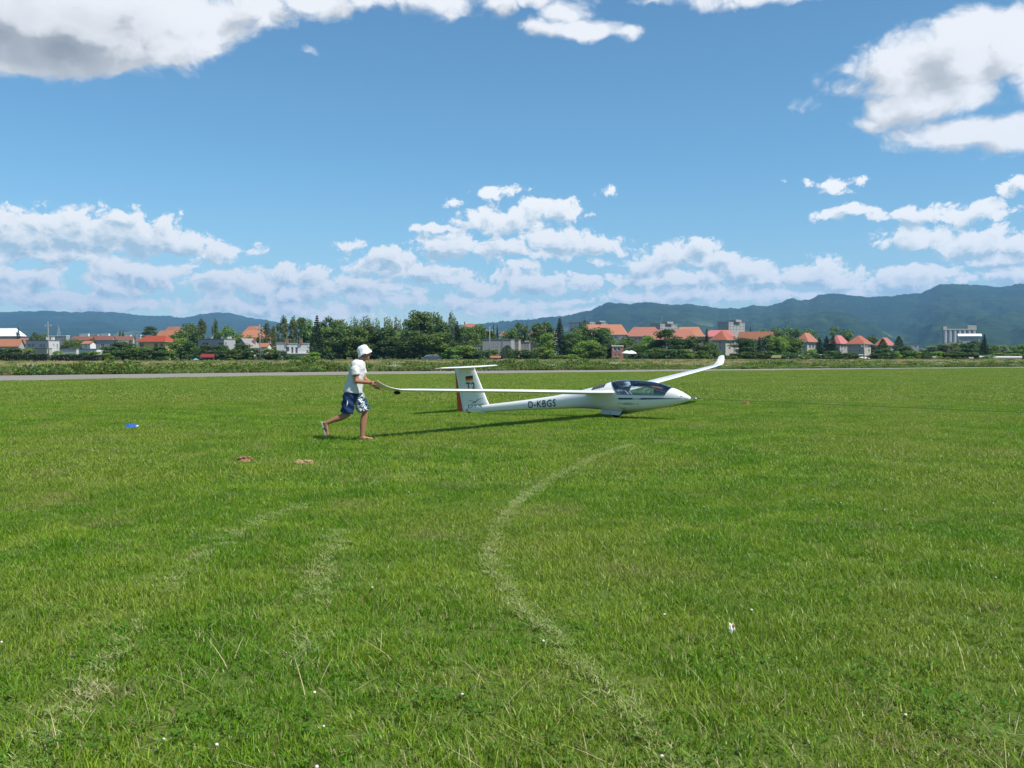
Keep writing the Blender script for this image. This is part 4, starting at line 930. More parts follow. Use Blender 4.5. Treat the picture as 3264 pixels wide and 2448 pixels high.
        MB().tube([p0 + d * L_ * .42 - sd * .042 + nv * .012, p0 + d * L_ * .58 - sd * .035 + nv * .05, a, p0 + d * L_ * .58 + sd * .035 + nv * .05, p0 + d * L_ * .42 + sd * .042 + nv * .012], .007, 7).build('strap', strap_m, q)
        MB().tube([a, p0 + d * L_ * .84 + nv * .01], .005, 6).build('toe_post', strap_m, q); return q
    flop('flip_flop', ((-.105, .08, -.004), (.165, .098, -.004)), (0, 0, 1), o)
    flop('flip_flop', ((-.715, -.085, .345), (-.628, -.085, .085)), Vector((.95, 0, .31)).normalized(), o)
    return o
runner = build_runner()

def build_pilot():
    p = gl_pt(.55, 0, .25)
    o = empty('person', p, GL_PSI, 'person in pale blue hat and dark top sitting in the glider cockpit', 'person'); o.rotation_euler = (GL_ROLL, 0, GL_PSI)
    mb = MB(); L_ = lambda x, y, z: (x - .55, y, z - .25)
    head(mb, L_(.345, 0, .745), 1, .86); limb(mb, [L_(.26, 0, .58), L_(.32, 0, .67)], [.055, .05])
    limb(mb, [L_(.24, -.16, .55), L_(.24, .16, .55)], [.055, .055]); mb.ball(L_(.32, 0, .47), (.13, .16, .13), 12, 9); mb.ball(L_(.50, 0, .34), (.16, .15, .11), 12, 9)
    limb(mb, [L_(.25, -.185, .54), L_(.42, -.22, .36), L_(.68, -.055, .35)], [.048, .04, .028]); limb(mb, [L_(.25, .185, .54), L_(.45, .22, .36), L_(.72, .17, .40)], [.048, .04, .028])
    mb.ball(L_(.72, -.03, .45), (.04, .025, .035), 8, 6); mb.ball(L_(.75, .16, .41), (.04, .025, .03), 8, 6)
    for hx, hy, hz in ((.735, -.045, .47), (.745, -.03, .46), (.75, -.018, .445), (.745, -.012, .43)): limb(mb, [L_(hx - .02, hy, hz), L_(hx + .02, hy + .02, hz - .005), L_(hx + .025, hy + .045, hz - .01)], [.009, .009, .008], 6)
    for sd in (-1, 1): limb(mb, [L_(.55, sd * .09, .32), L_(1.0, sd * .10, .44), L_(1.38, sd * .07, .38)], [.075, .055, .035])
    remesh('body', mb, .011, skin_m, o, 4)
    mb = MB(); mb.ball(L_(.30, 0, .49), (.155, .205, .14), 14, 10); mb.ball(L_(.48, 0, .36), (.19, .175, .125), 12, 9)
    mb.tube([L_(.25, -.17, .56), L_(.30, -.22, .49), L_(.36, -.235, .43)], [.06, .058, .055], 12); mb.tube([L_(.25, .17, .56), L_(.30, .22, .49), L_(.36, .235, .43)], [.06, .058, .055], 12)
    sh = remesh('shirt', mb, .014, mat_cloth('dark_blue_shirt', (.03, .04, .07)), o, 3)
    for sd in (-1, 1): MB().tube([L_(.19, sd * .09, .63), L_(.33, sd * .085, .645), L_(.45, sd * .06, .52), L_(.60, sd * .03, .42)], .016, 6).build('harness_strap', simple('webbing', (.45, .48, .52), .7, .2, .1) if 'webbing' not in bpy.data.materials else bpy.data.materials['webbing'], sh)
    mb = MB(); mb.lathe([(0, .09), (.05, .088), (.078, .07), (.088, .02), (.092, -.012), (.11, -.035), (.108, -.037), (.088, -.014)], 24); h = mb.build('sun_hat', mat_cloth('pale_blue_hat', (.55, .68, .78), .05), o, True)
    h.location = L_(.335, 0, .775); h.rotation_euler = (0, R(-6), 0); h.scale = (1, .9, .95)
    MB().tube([L_(.43, -.055, .765), L_(.445, -.02, .765), L_(.445, .02, .765), L_(.43, .055, .765)], .014, 8).build('sunglasses', strap_m, o, True)
    return o
build_pilot()

# ------------------------------------------------------------------ small things lying in the grass
def soil_mound(x, y, rx, ry, h, label, seed, col):
    rs = np.random.RandomState(seed); n, m_ = 26, 9; v = []; f = []
    for j in range(m_):
        t = j / (m_ - 1)
        for k in range(n):
            a = 2 * math.pi * k / n; ro = 1 + .25 * (vnoise(np.array([k * .6]), np.array([seed + .0]))[0] - .5); r = 1 - t
            z = h * (1 - (1 - t) ** 2) + (rs.rand() - .5) * h * .35 * (t > .05); v.append((rx * ro * r * math.cos(a), ry * ro * r * math.sin(a), z))
    for j in range(m_ - 1):
        for k in range(n): f.append((j * n + k, j * n + (k + 1) % n, (j + 1) * n + (k + 1) % n, (j + 1) * n + k))
    mt = NT('loose_soil'); p = mt.pos(True); nz = mt.noise(p, 30, 6, .7); mat_ = mt.done(mt.bsdf(mt.mix(nz, tuple(c * .55 for c in col), tuple(c * 1.25 for c in col)), .95, .1, bump=nz, bstr=1, bdist=.02))
    o = empty('soil_mound', (x, y, ground_z(x, y) + .01), 0, label, 'soil mound'); mesh('heap', v, f, mat_, o)
    for q in range(14):
        a = rs.rand() * 6.28; rr = .3 + .75 * rs.rand(); s = .012 + .02 * rs.rand(); c = MB().ball((rx * rr * math.cos(a), ry * rr * math.sin(a), h * max(.05, 1 - rr ** 2) + s * .4), (s, s * .8, s * .7), 6, 4).build('clod', mat_, o)
    return o
soil_mound(-3.74, 12.82, .125, .10, .06, 'reddish brown crumbly soil mound in the grass behind the runner', 2, (.30, .17, .09))
soil_mound(-2.86, 12.62, .13, .07, .035, 'flat pale sandy soil patch in the grass beside a soil mound', 5, (.46, .33, .17))
soil_mound(7.07, 27.75, .14, .12, .075, 'small red brown soil mound ahead of the glider nose', 9, (.33, .15, .08))
def build_bag():
    o = empty('cloth_bag', (-7.79, 18.79, .0), R(8), 'crumpled bright blue cloth lying flat on the grass', 'cloth')
    n, m_ = 22, 12; v = []; f = []
    for i in range(n + 1):
        for j in range(m_ + 1):
            u, w_ = i / n * 2 - 1, j / m_ * 2 - 1; r = max(0, 1 - (abs(u) ** 2.4 + abs(w_) ** 2.4)); z = .055 * r ** .5 * (.6 + .8 * vnoise(np.array([u * 3 + 9]), np.array([w_ * 3 + 4]))[0]) + .03 * (vnoise(np.array([u * 8]), np.array([w_ * 8]))[0])
            v.append((.135 * u, .12 * w_, max(.012, z)))
    for i in range(n):
        for j in range(m_): f.append((i * (m_ + 1) + j, (i + 1) * (m_ + 1) + j, (i + 1) * (m_ + 1) + j + 1, i * (m_ + 1) + j + 1))
    b = mesh('folded_cloth', v, f, mat_cloth('bright_blue_cloth', (.025, .10, .42), .15), o, True)
    MB().tube([(.10, -.10, .03), (.135, -.085, .05), (.15, -.05, .03)], [.012, .016, .01], 7).build('pale_corner', hat_m, o, True)
build_bag()
def build_tissue():
    rs = np.random.RandomState(8); o = empty('paper_tissue', (1.17, 4.84, .035), R(20), 'small crumpled white paper tissue caught on grass blades', 'tissue')
    n = 12; v = []; f = []
    for i in range(n + 1):
        for j in range(n + 1):
            u, w_ = i / n * 2 - 1, j / n * 2 - 1; v.append((.024 * u + .012 * (vnoise(np.array([u * 2.5]), np.array([w_ * 2.5]))[0] - .5), .018 * w_, .028 * w_ + .05 * (vnoise(np.array([u * 2.2 + 5]), np.array([w_ * 2.2 + 1]))[0] - .4) + .03))
    for i in range(n):
        for j in range(n): f.append((i * (n + 1) + j, (i + 1) * (n + 1) + j, (i + 1) * (n + 1) + j + 1, i * (n + 1) + j + 1))
    o.scale = (.62,) * 3; mesh('crumpled_sheet', v, f, mat_cloth('paper_white', (.66, .64, .60), .1), o, True)
    MB().ball((.016, .004, .05), (.01, .012, .016), 8, 6).build('stained_corner', simple('brown_stain', (.42, .22, .10), .8, .2, .2), o, True)
build_tissue()

# ------------------------------------------------------------------ trees
def leaf_quads(rs, C, n, size, flat=.0, droop=0):
    """leaf cards gathered in clumps; C: list of (centre, radii)"""
    V = np.empty((n, 4, 3)); wts = np.array([c[1][0] * c[1][1] * c[1][2] for c in C]) ** .75; wts /= wts.sum(); pick = rs.choice(len(C), n, p=wts)
    cen = np.array([c[0] for c in C])[pick]; rad = np.array([c[1] for c in C])[pick]
    d = rs.randn(n, 3); d /= np.linalg.norm(d, axis=1)[:, None]; r = rs.rand(n) ** .42
    p = cen + d * rad * r[:, None]
    nrm = d * .8 + rs.randn(n, 3) * .7; nrm[:, 2] += .35; nrm /= np.linalg.norm(nrm, axis=1)[:, None]
    u = np.cross(nrm, rs.randn(n, 3)); u /= np.linalg.norm(u, axis=1)[:, None] + 1e-9; v = np.cross(nrm, u)
    if droop: u[:, 2] -= droop; u /= np.linalg.norm(u, axis=1)[:, None]
    s = size * (.55 + .9 * rs.rand(n))[:, None]
    V[:, 0] = p - u * s * .5; V[:, 1] = p + v * s * .34; V[:, 2] = p + u * s * .5 + nrm * s * .12; V[:, 3] = p - v * s * .34
    k = np.arange(n)[:, None] * 4; return V.reshape(-1, 3), np.concatenate([k, k + 1, k + 2, k + 3], 1)
bark_m = simple('tree_bark', (.075, .058, .042), .9, .1, .3, 2); birch_bark = simple('pale_bark', (.35, .33, .30), .85, .1, .4, 3)
F_MATS = dict(
    broad=foliage('broadleaf_foliage', (0.049, 0.106, 0.020), (0.168, 0.252, 0.046), (0.247, 0.294, 0.057), .25, .3), light=foliage('fresh_green_foliage', (0.101, 0.199, 0.028), (0.280, 0.400, 0.062), (0.381, 0.420, 0.077), .3, .15),
    dark=foliage('deep_green_foliage', (0.032, 0.076, 0.020), (0.113, 0.179, 0.042), None, .2, .25), birch=foliage('grey_green_foliage', (0.078, 0.126, 0.039), (0.212, 0.263, 0.087), None, .25, .25),
    spruce=foliage('spruce_needles', (0.018, 0.046, 0.020), (0.067, 0.109, 0.039), None, .1, .25), pine=foliage('pine_needles', (0.032, 0.067, 0.023), (0.101, 0.143, 0.046), None, .12, .2),
    hedge=foliage('clipped_hedge_leaves', (0.018, 0.042, 0.018), (0.058, 0.089, 0.031), None, .1, .1), silver=foliage('willow_foliage', (0.113, 0.157, 0.077), (0.314, 0.358, 0.174), None, .25, .2), yellow=foliage('golden_shrub_leaves', (0.314, 0.316, 0.039), (0.762, 0.694, 0.097), None, .3, .1))
def trunk_mesh(rs, h, r, limbs, mat, spread):
    mb = MB(); mb.tube([(0, 0, -.2), (.03 * h * (rs.rand() - .5), 0, h * .35), (.05 * h * (rs.rand() - .5), .03 * h * (rs.rand() - .5), h * .8)], [r * 1.25, r * .85, r * .25], 8)
    for k in range(limbs):
        z = h * (.22 + .45 * k / max(1, limbs)); a = k * 2.4 + rs.rand(); L_ = spread * (.5 + .4 * rs.rand()); mb.tube([(0, 0, z), (L_ * .5 * math.cos(a), L_ * .5 * math.sin(a), z + L_ * .4), (L_ * math.cos(a), L_ * math.sin(a), z + L_ * .95)], [r * .42, r * .26, r * .08], 5)
    me = bpy.data.meshes.new('trunk'); me.from_pydata(mb.v, [], mb.f); me.materials.append(mat); return me
def crown_mesh(V, Fc, mat):
    me = bpy.data.meshes.new('crown'); me.from_pydata(V.tolist() if hasattr(V, 'tolist') else V, [], Fc.tolist() if hasattr(Fc, 'tolist') else Fc); me.materials.append(mat); return me
PROTO = {}
def tree_proto(kind, var):
    """unit sized prototype (10 m high, 7 m wide) as two meshes: trunk and crown"""
    if (kind, var) in PROTO: return PROTO[(kind, var)]
    rs = np.random.RandomState(hash((kind, var)) % 1000 if False else sum(map(ord, kind)) * 7 + var * 13)
    base = kind.split('_')[0]; C = []
    if base in ('broad', 'light', 'dark', 'silver'):
        for k in range(34):
            z = 2.2 + 7.2 * rs.rand() ** .9; t = (z - 1.6) / 8.4; R_ = 3.1 * (max(0.05, math.sin(math.pi * min(1, t * .92 + .10))) ** .6); a = rs.rand() * 6.283; rr = R_ * (.35 + .65 * rs.rand() ** .5)
            q = .75 + .75 * rs.rand(); C.append(((rr * math.cos(a), rr * math.sin(a), z), (q * 1.15, q * 1.15, q * .85)))
        for k in range(12): a = k * .524 + rs.rand() * .4; C.append(((2.3 * math.cos(a), 2.3 * math.sin(a), .9 + 1.4 * rs.rand()), (1.1, 1.1, .95)))
        V, Fc = leaf_quads(rs, C, 5600, .42); tm = trunk_mesh(rs, 8.5, .24, 8, bark_m, 3.0)
        cm = crown_mesh(V, Fc, F_MATS[base])
    elif base == 'birch':
        for k in range(34):
            z = 2.0 + 7.8 * rs.rand(); t = (z - 1.5) / 8.5; R_ = 2.6 * max(.05, math.sin(math.pi * min(1, t * .85 + .15))) ** .8; a = rs.rand() * 6.283; rr = R_ * rs.rand() ** .5; q = .5 + .5 * rs.rand(); C.append(((rr * math.cos(a), rr * math.sin(a), z), (q * .8, q * .8, q * 1.7)))
        V, Fc = leaf_quads(rs, C, 3600, .34, droop=.6); tm = trunk_mesh(rs, 9, .17, 8, birch_bark, 2.2); cm = crown_mesh(V, Fc, F_MATS['birch'])
    elif base == 'upright':
        for k in range(26):
            a = rs.rand() * 6.283; rr = 2.9 * rs.rand() ** .6; top = 10 - 2.6 * (rr / 2.9) ** 2 * rs.rand() - 1.2 * rs.rand()
            for z in np.arange(2.0, top, .8): q = .62 * (1 - .72 * max(0, (z - 4) / (top - 4 + .01)) if z > 4 else 1); C.append(((rr * math.cos(a) * (.7 + .04 * z), rr * math.sin(a) * (.7 + .04 * z), z), (q, q, .75)))
        V, Fc = leaf_quads(rs, C, 5200, .34); tm = trunk_mesh(rs, 8.5, .22, 9, bark_m, 2.2); cm = crown_mesh(V, Fc, F_MATS['birch'])
    elif base in ('spruce', 'thuja'):
        n = 4200 if base == 'spruce' else 3400; V = np.empty((n, 4, 3)); t = rs.rand(n) ** .8
        if base == 'spruce':
            tier = np.floor(t * 22) / 22 + .6 * (t - np.floor(t * 22) / 22); z = .7 + 9.3 * tier; R_ = 3.4 * (1 - tier) ** .92 + .05; a = np.round(rs.rand(n) * 13) / 13 * 6.283 + tier * 40 + rs.randn(n) * .12; r = R_ * rs.rand(n) ** .55 * (.82 + .3 * rs.rand(n)); z = z - .30 * r + .05 * r * r
        else:
            z = .1 + 9.9 * t; R_ = 3.4 * np.sin(np.pi * np.clip(.24 + .74 * t, 0, 1)) ** .8; a = rs.rand(n) * 6.283; r = R_ * rs.rand(n) ** .3
        p = np.stack([r * np.cos(a), r * np.sin(a), z], 1); out = np.stack([np.cos(a), np.sin(a), -.35 + .5 * rs.rand(n) if base == 'spruce' else .9 + .6 * rs.rand(n)], 1); out /= np.linalg.norm(out, axis=1)[:, None]
        sd = np.cross(out, rs.randn(n, 3) * .5 + np.array([0, 0, 1])); sd /= np.linalg.norm(sd, axis=1)[:, None] + 1e-9; s = (.5 * (.5 + .8 * rs.rand(n)) * (.55 + .6 * (1 - t)))[:, None]
        V[:, 0] = p - out * s * .5; V[:, 1] = p + sd * s * .33; V[:, 2] = p + out * s * .75; V[:, 3] = p - sd * s * .33
        k = np.arange(n)[:, None] * 4; cm = crown_mesh(V.reshape(-1, 3), np.concatenate([k, k + 1, k + 2, k + 3], 1), F_MATS['spruce' if base == 'spruce' else 'dark'])
        mb = MB(); mb.tube([(0, 0, -.2), (0, 0, 5), (0, 0, 9.7)], [.22, .13, .02], 8); tm = bpy.data.meshes.new('trunk'); tm.from_pydata(mb.v, [], mb.f); tm.materials.append(bark_m)
    elif base == 'pine':
        for k in range(20): a = rs.rand() * 6.283; z = 5.2 + 4.6 * rs.rand(); rr = (3.1 - .45 * (z - 5.2)) * rs.rand() ** .4; q = .8 + .5 * rs.rand(); C.append(((rr * math.cos(a), rr * math.sin(a), z), (q * 1.3, q * 1.3, q * .38)))
        V, Fc = leaf_quads(rs, C, 3000, .32); tm = trunk_mesh(rs, 9, .2, 8, bark_m, 2.5); cm = crown_mesh(V, Fc, F_MATS['pine'])
    elif base in ('bush', 'yellow'):
        for k in range(20): a = rs.rand() * 6.283; z = .6 + 7.4 * rs.rand(); rr = 3.0 * math.sqrt(max(.05, 1 - (z / 9.2) ** 2)) * (.3 + .7 * rs.rand() ** .5); q = 1.0 + .8 * rs.rand(); C.append(((rr * math.cos(a), rr * math.sin(a), z), (q, q, q * 1.1)))
        V, Fc = leaf_quads(rs, C, 2600, .62); V[:, 2] = np.maximum(V[:, 2], .02); tm = trunk_mesh(rs, 6, .2, 6, bark_m, 2.4); cm = crown_mesh(V, Fc, F_MATS[('dark', 'broad', 'light')[var % 3] if base == 'bush' else 'yellow'])
    PROTO[(kind, var)] = (tm, cm); return tm, cm
ZONES = [(0, 330, 'by the clipped dark hedge'), (330, 560, 'near the yellow house'), (560, 880, 'near the garden shed'), (880, 1330, 'in the belt beside the balcony house'), (1330, 1520, 'behind the dark hatchback'),
         (1520, 1830, 'around the grey workshop'), (1830, 2060, 'around the brick transformer house'), (2060, 2300, 'before the joined red roofs'), (2300, 2600, 'left of the three tall firs'),
         (2600, 2880, 'near the dark stained roof'), (2880, 3400, 'below the grain silo')]
KINDN = dict(broad=('broadleaf_tree', 'broad green leafy tree'), light=('broadleaf_tree', 'fresh light green leafy tree'), dark=('broadleaf_tree', 'deep green dense leafy tree'), birch=('birch_tree', 'loose grey green birch tree'), upright=('poplar_tree', 'tree with many upright pointed shoots'),
             spruce=('spruce_tree', 'dark pointed spruce'), thuja=('thuja_tree', 'dense dark cypress shaped evergreen'), pine=('pine_tree', 'flat topped dark pine'), bush=('shrub', 'rounded leafy shrub'), silver=('willow_tree', 'silvery green bushy tree'), yellow=('shrub', 'yellow leaved shrub'))
_tr = random.Random(21)
def plant(kind, x, top, w, D, base_extra=0):
    k = kind; var = _tr.randrange(3); tm, cm = tree_proto(k, var); b = px(x, 1140, D); ht = px(x, top, D).z; wd = m_of(w, D)
    nm, lb = KINDN[k]; zone = next(z[2] for z in ZONES if z[0] <= x < z[1]); far = D > 300
    label = f"{lb} {'above the roofs ' if far else ''}{zone}"
    o = empty(nm, (b.x, D, 0), _tr.random() * 6.28, label, 'shrub' if nm == 'shrub' else 'tree', label)
    sz = ht / 10.0; sw = wd / (5.8 if k in ('broad', 'light', 'dark', 'silver', 'bush') else 5.0 if k in ('birch', 'upright') else 6.0); o.scale = (sw, sw, sz)
    t_ = bpy.data.objects.new('trunk', tm); COL.objects.link(t_); t_.parent = o
    c_ = bpy.data.objects.new('crown', cm); COL.objects.link(c_); c_.parent = o
    return o
TREES = [  # kind, x, top y, width in the photograph, distance in metres
 ('spruce',60,1040,24,420),('broad',112,1060,36,380),('broad',140,1064,34,385),('broad',215,1082,46,360),('broad',250,1077,46,370),('dark',288,1081,44,360),('thuja',384,1055,15,500),('thuja',393,1057,14,500),
 ('bush',12,1104,50,222),('bush',45,1104,60,224),('bush',90,1107,52,224),('bush',178,1116,44,222),('bush',232,1122,44,221),('bush',270,1118,56,222),('bush',303,1118,44,221),
 ('dark',352,1104,60,222),('dark',392,1090,85,226),('broad',436,1100,66,224),('bush',478,1106,56,222),('dark',512,1104,50,222),('bush',330,1124,50,216),('bush',545,1110,40,222),('pine',478,1041,54,268),
 ('broad',602,1029,66,330),('birch',642,1022,64,335),('birch',688,1023,28,330),('broad',720,1031,58,330),('broad',752,1050,40,330),('broad',575,1052,60,300),
 ('light',576,1076,56,232),('dark',604,1088,56,228),('bush',630,1120,30,222),('dark',662,1100,60,224),('dark',705,1100,66,224),('bush',742,1108,52,222),('dark',776,1096,66,226),('bush',806,1104,50,222),('broad',806,1064,44,300),
 ('birch',852,1034,60,300),('birch',874,1044,36,305),('bush',856,1108,50,226),('yellow',866,1105,16,240),('thuja',876,1106,18,236),('bush',895,1112,46,222),('bush',925,1130,40,214),('bush',955,1134,44,213),('bush',1000,1120,50,218),
 ('birch',904,1014,52,310),('birch',934,1016,50,312),('dark',962,1012,56,318),('broad',985,1018,52,320),('spruce',1011,1003,62,236),('dark',1050,1014,66,300),('light',1042,1040,46,262),('broad',1076,1018,58,300),('broad',1098,1026,56,296),
 ('upright',1128,1010,56,290),('upright',1160,1003,60,292),('upright',1190,1012,40,290),('dark',1060,1050,80,240),('dark',1100,1042,90,244),('broad',1140,1040,90,240),('dark',1180,1040,92,244),('upright',1226,1007,50,288),('upright',1264,1005,52,290),('upright',1290,1022,34,288),
 ('dark',1225,1046,100,242),('light',1270,1052,46,258),('broad',1290,1052,84,240),('broad',1338,990,84,262),('broad',1366,986,80,266),('upright',1387,1002,16,280),('birch',1406,1018,34,282),('birch',1438,1003,46,270),('spruce',1457,1022,60,242),('dark',1410,1030,70,258),
 ('dark',1320,1056,100,232),('broad',1380,1052,110,230),('dark',1430,1062,70,232),('broad',1490,1040,60,270),('broad',1522,1034,60,285),('broad',1556,1050,50,290),('bush',1446,1100,66,220),('light',1476,1098,70,224),('bush',1502,1102,60,222),('bush',1538,1112,50,218),
 ('spruce',1573,1033,20,380),('spruce',1585,1034,20,382),('bush',1572,1107,52,220),('thuja',1617,1101,48,216),('broad',1626,1042,46,330),('broad',1654,1030,60,332),('birch',1680,1040,40,330),('bush',1660,1110,58,220),('bush',1694,1114,56,218),('light',1722,1106,64,222),('bush',1752,1112,40,220),
 ('broad',1716,1030,52,300),('dark',1744,1028,50,302),('spruce',1784,1012,64,236),('light',1744,1060,50,262),('bush',1776,1134,50,210),('light',1800,1131,70,210),('bush',1830,1128,50,212),
 ('broad',1830,1042,60,262),('dark',1852,1036,62,266),('birch',1864,1024,44,290),('dark',1890,1050,50,256),('dark',1916,1046,74,252),('light',1872,1082,74,226),('broad',1905,1092,50,224),('dark',1820,1078,56,236),('dark',1938,1074,40,244),
 ('broad',1978,1080,48,268),('dark',2004,1076,62,270),('broad',2032,1092,46,262),('bush',1960,1138,40,211),('bush',2046,1120,40,216),('light',2068,1068,62,256),('dark',2092,1086,58,240),('dark',2132,1049,86,238),('dark',2162,1080,60,236),('broad',2090,1108,70,222),('bush',2140,1108,80,218),('bush',2184,1112,64,218),
 ('dark',2212,1071,72,236),('spruce',2252,1046,30,232),('broad',2264,1092,58,226),('bush',2228,1112,60,219),('bush',2304,1126,48,214),('bush',2334,1130,44,213),('dark',2360,1078,66,240),('dark',2392,1082,56,238),('spruce',2420,1072,24,236),('dark',2446,1069,64,244),('bush',2372,1116,60,220),('bush',2416,1118,54,219),('bush',2450,1116,54,219),
 ('spruce',2391,1040,20,470),('broad',2428,1042,50,480),('broad',2466,1038,56,482),('broad',2504,1035,60,484),('broad',2540,1046,44,480),('broad',2578,1048,56,470),('light',2478,1072,60,240),('broad',2512,1066,80,242),('bush',2520,1120,60,219),('bush',2486,1124,44,216),
 ('spruce',2612,1075,54,238),('spruce',2634,1068,46,240),('spruce',2655,1067,48,239),('broad',2677,1035,64,460),('bush',2578,1112,58,222),('bush',2614,1126,44,216),('bush',2650,1114,60,221),('bush',2698,1120,56,219),('bush',2730,1124,44,218),
 ('broad',2780,1064,46,460),('thuja',2813,1080,32,246),('dark',2815,1112,70,220),('bush',2790,1124,50,218),('thuja',2864,1072,32,270),('bush',2848,1118,40,222),('yellow',2868,1126,18,230),('dark',2886,1104,52,236),('bush',2912,1112,50,228),('bush',2936,1120,40,222),
 ('thuja',2953,1116,32,216),('silver',2966,1102,60,300),('broad',2996,1098,62,300),('silver',3030,1092,72,296),('broad',3066,1092,66,300),('broad',3046,1082,40,420),('dark',3090,1094,60,290),('broad',3112,1086,60,298),('spruce',3137,1064,38,246),('broad',3166,1100,46,296),('silver',3192,1099,52,300),('broad',3224,1104,54,300),('broad',3254,1098,58,300),('dark',3290,1096,60,300),
 ('bush',2982,1118,60,230),('bush',3020,1118,64,230),('bush',3060,1116,60,232),('bush',3098,1118,56,230),('bush',3190,1124,60,236),('bush',3230,1124,60,236),('bush',3150,1130,44,216),('bush',3270,1126,50,236)]
_by = {}
for a in TREES:
    o_ = plant(*a); _by.setdefault(o_['label'], []).append((o_.scale[2], o_))
for lab_, lst in _by.items():                                       # the tallest and the lowest of look-alikes say so
    if len(lst) > 1:
        lst.sort(key=lambda q: q[0])
        if lst[-1][0] > lst[-2][0] * 1.06: lst[-1][1]['label'] = 'tallest ' + lab_
        if len(lst) > 2 and lst[0][0] < lst[1][0] * .94: lst[0][1]['label'] = 'lowest ' + lab_
def hedge(x0, x1, top, D, depth, label, mat):
    a, b = px(x0, 1150, D), px(x1, 1150, D); h = px(x0, top, D).z; L_ = (b - a).length; rs = np.random.RandomState(int(x0) + 300); n = int(L_ * h * 55)
    P = rs.rand(n, 3) * np.array([L_, depth, h]); face = rs.randint(0, 3, n); P[face == 0, 1] = rs.rand((face == 0).sum()) * .25; P[face == 1, 2] = h - rs.rand((face == 1).sum()) * .25
    P[:, 2] *= .95 + .1 * np.interp(P[:, 0], np.linspace(0, L_, 12), rs.rand(12)); C = P + np.array([a.x, D, 0]); V = np.empty((n, 4, 3)); u = rs.randn(n, 3); u /= np.linalg.norm(u, axis=1)[:, None]; v = np.cross(u, rs.randn(n, 3)); v /= np.linalg.norm(v, axis=1)[:, None]; s = .22
    V[:, 0] = C - u * s; V[:, 1] = C + v * s * .7; V[:, 2] = C + u * s; V[:, 3] = C - v * s * .7; k = np.arange(n)[:, None] * 4
    o = empty('hedge', (0, 0, 0), 0, label, 'hedge'); c = link('foliage', crown_mesh(V.reshape(-1, 3), np.concatenate([k, k + 1, k + 2, k + 3], 1), mat), None, o)
    MB().box(a.x + .15, b.x - .15, D + .3, D + depth, 0, h * .86).build('woody_core', bark_m, o); return o
hedge(-40, 150, 1129, 207, 1.5, 'long clipped dark hedge left of the utility pole by the field edge', F_MATS['hedge']); hedge(162, 316, 1131, 207.5, 1.5, 'clipped dark hedge right of the utility pole by the field edge', F_MATS['hedge'])

# ------------------------------------------------------------------ buildings
def plaster(name, c, var=.10):
    t = NT(name); p = t.pos(); n = t.noise(p, .35, 6, .62); st = t.noise(p, .9, 5, .6, (1, 1, .12)); col = t.mix(n, tuple(v * (1 - var) for v in c), tuple(min(.9, v * (1 + var)) for v in c)); col = t.mix(t.math('MULTIPLY', t.mr(st, .55, .75), .35), col, tuple(v * .66 for v in c)); return t.done(t.bsdf(col, .9, .12))
def tiles(name, c, var=.2):
    t = NT(name); p = t.pos(); n = t.noise(p, .25, 6, .65); f = t.noise(p, 3.5, 4, .7); w = t.new('ShaderNodeTexWave', wave_type='BANDS', bands_direction='Z'); t.L.new(p, w.inputs['Vector']); w.inputs['Scale'].default_value = 1.6; w.inputs['Distortion'].default_value = .5
    col = t.mix(n, tuple(v * (1 - var) for v in c), tuple(v * (1 + var) for v in c)); col = t.mix(t.math('MULTIPLY', f, .35), col, tuple(v * .6 for v in c)); return t.done(t.bsdf(col, .8, .2, bump=w.outputs['Fac'], bstr=.4, bdist=.05))
WM = dict(white=plaster('white_render', (.62, .62, .60)), grey=plaster('grey_render', (.34, .345, .35)), dirty=plaster('weathered_beige_render', (.36, .33, .28)), cream=plaster('yellow_render', (.62, .46, .20)), concrete=plaster('concrete', (.30, .30, .30), .15), pink=plaster('pink_brick', (.36, .17, .13), .15), lgrey=plaster('pale_grey_render', (.48, .48, .47)), brown=simple('brown_boards', (.10, .055, .035), .8, .2, .2), block=plaster('apartment_panel', (.30, .285, .262)), blue=plaster('bluish_concrete', (.30, .31, .33)))
RM = dict(orange=tiles('orange_roof_tiles', (.44, .185, .105)), red=tiles('faded_red_roof_tiles', (.37, .15, .105)), magenta=tiles('pinkish_sheet_roof', (.47, .16, .15), .1), stained=tiles('stained_roof_tiles', (.36, .12, .07), .4), brownred=tiles('brown_red_roof_tiles', (.33, .14, .10)), crimson=tiles('crimson_roof_tiles', (.36, .07, .04), .12), flat=plaster('bitumen_roof', (.16, .16, .165)), white=simple('white_sheet_roof', (.80, .80, .79), .5, .3, .05), grey=tiles('grey_fibre_roof', (.27, .25, .24), .15), green=simple('green_sheet_edge', (.35, .45, .38), .6, .2, .1), shed=simple('red_roofing_felt', (.22, .04, .04), .8, .2, .15), mossy=simple('mossy_green_roof', (.18, .19, .07), .9, .1, .2))
frame_m = simple('white_window_frame', (.66, .66, .65), .5, .3, .05); dframe_m = simple('brown_window_frame', (.12, .075, .05), .6, .3, .1)
def mat_pane():
    t = NT('window_glass'); p = t.pos(); return t.done(t.bsdf(t.mix(t.noise(p, .6, 3), (.03, .04, .05), (.10, .12, .14)), .08, .6))
pane_m = mat_pane(); brick_m = simple('chimney_brick', (.30, .15, .10), .9, .1, .25, 2); pipe_m = simple('galvanised_metal', (.42, .43, .44), .5, .4, .1, metal=.6)
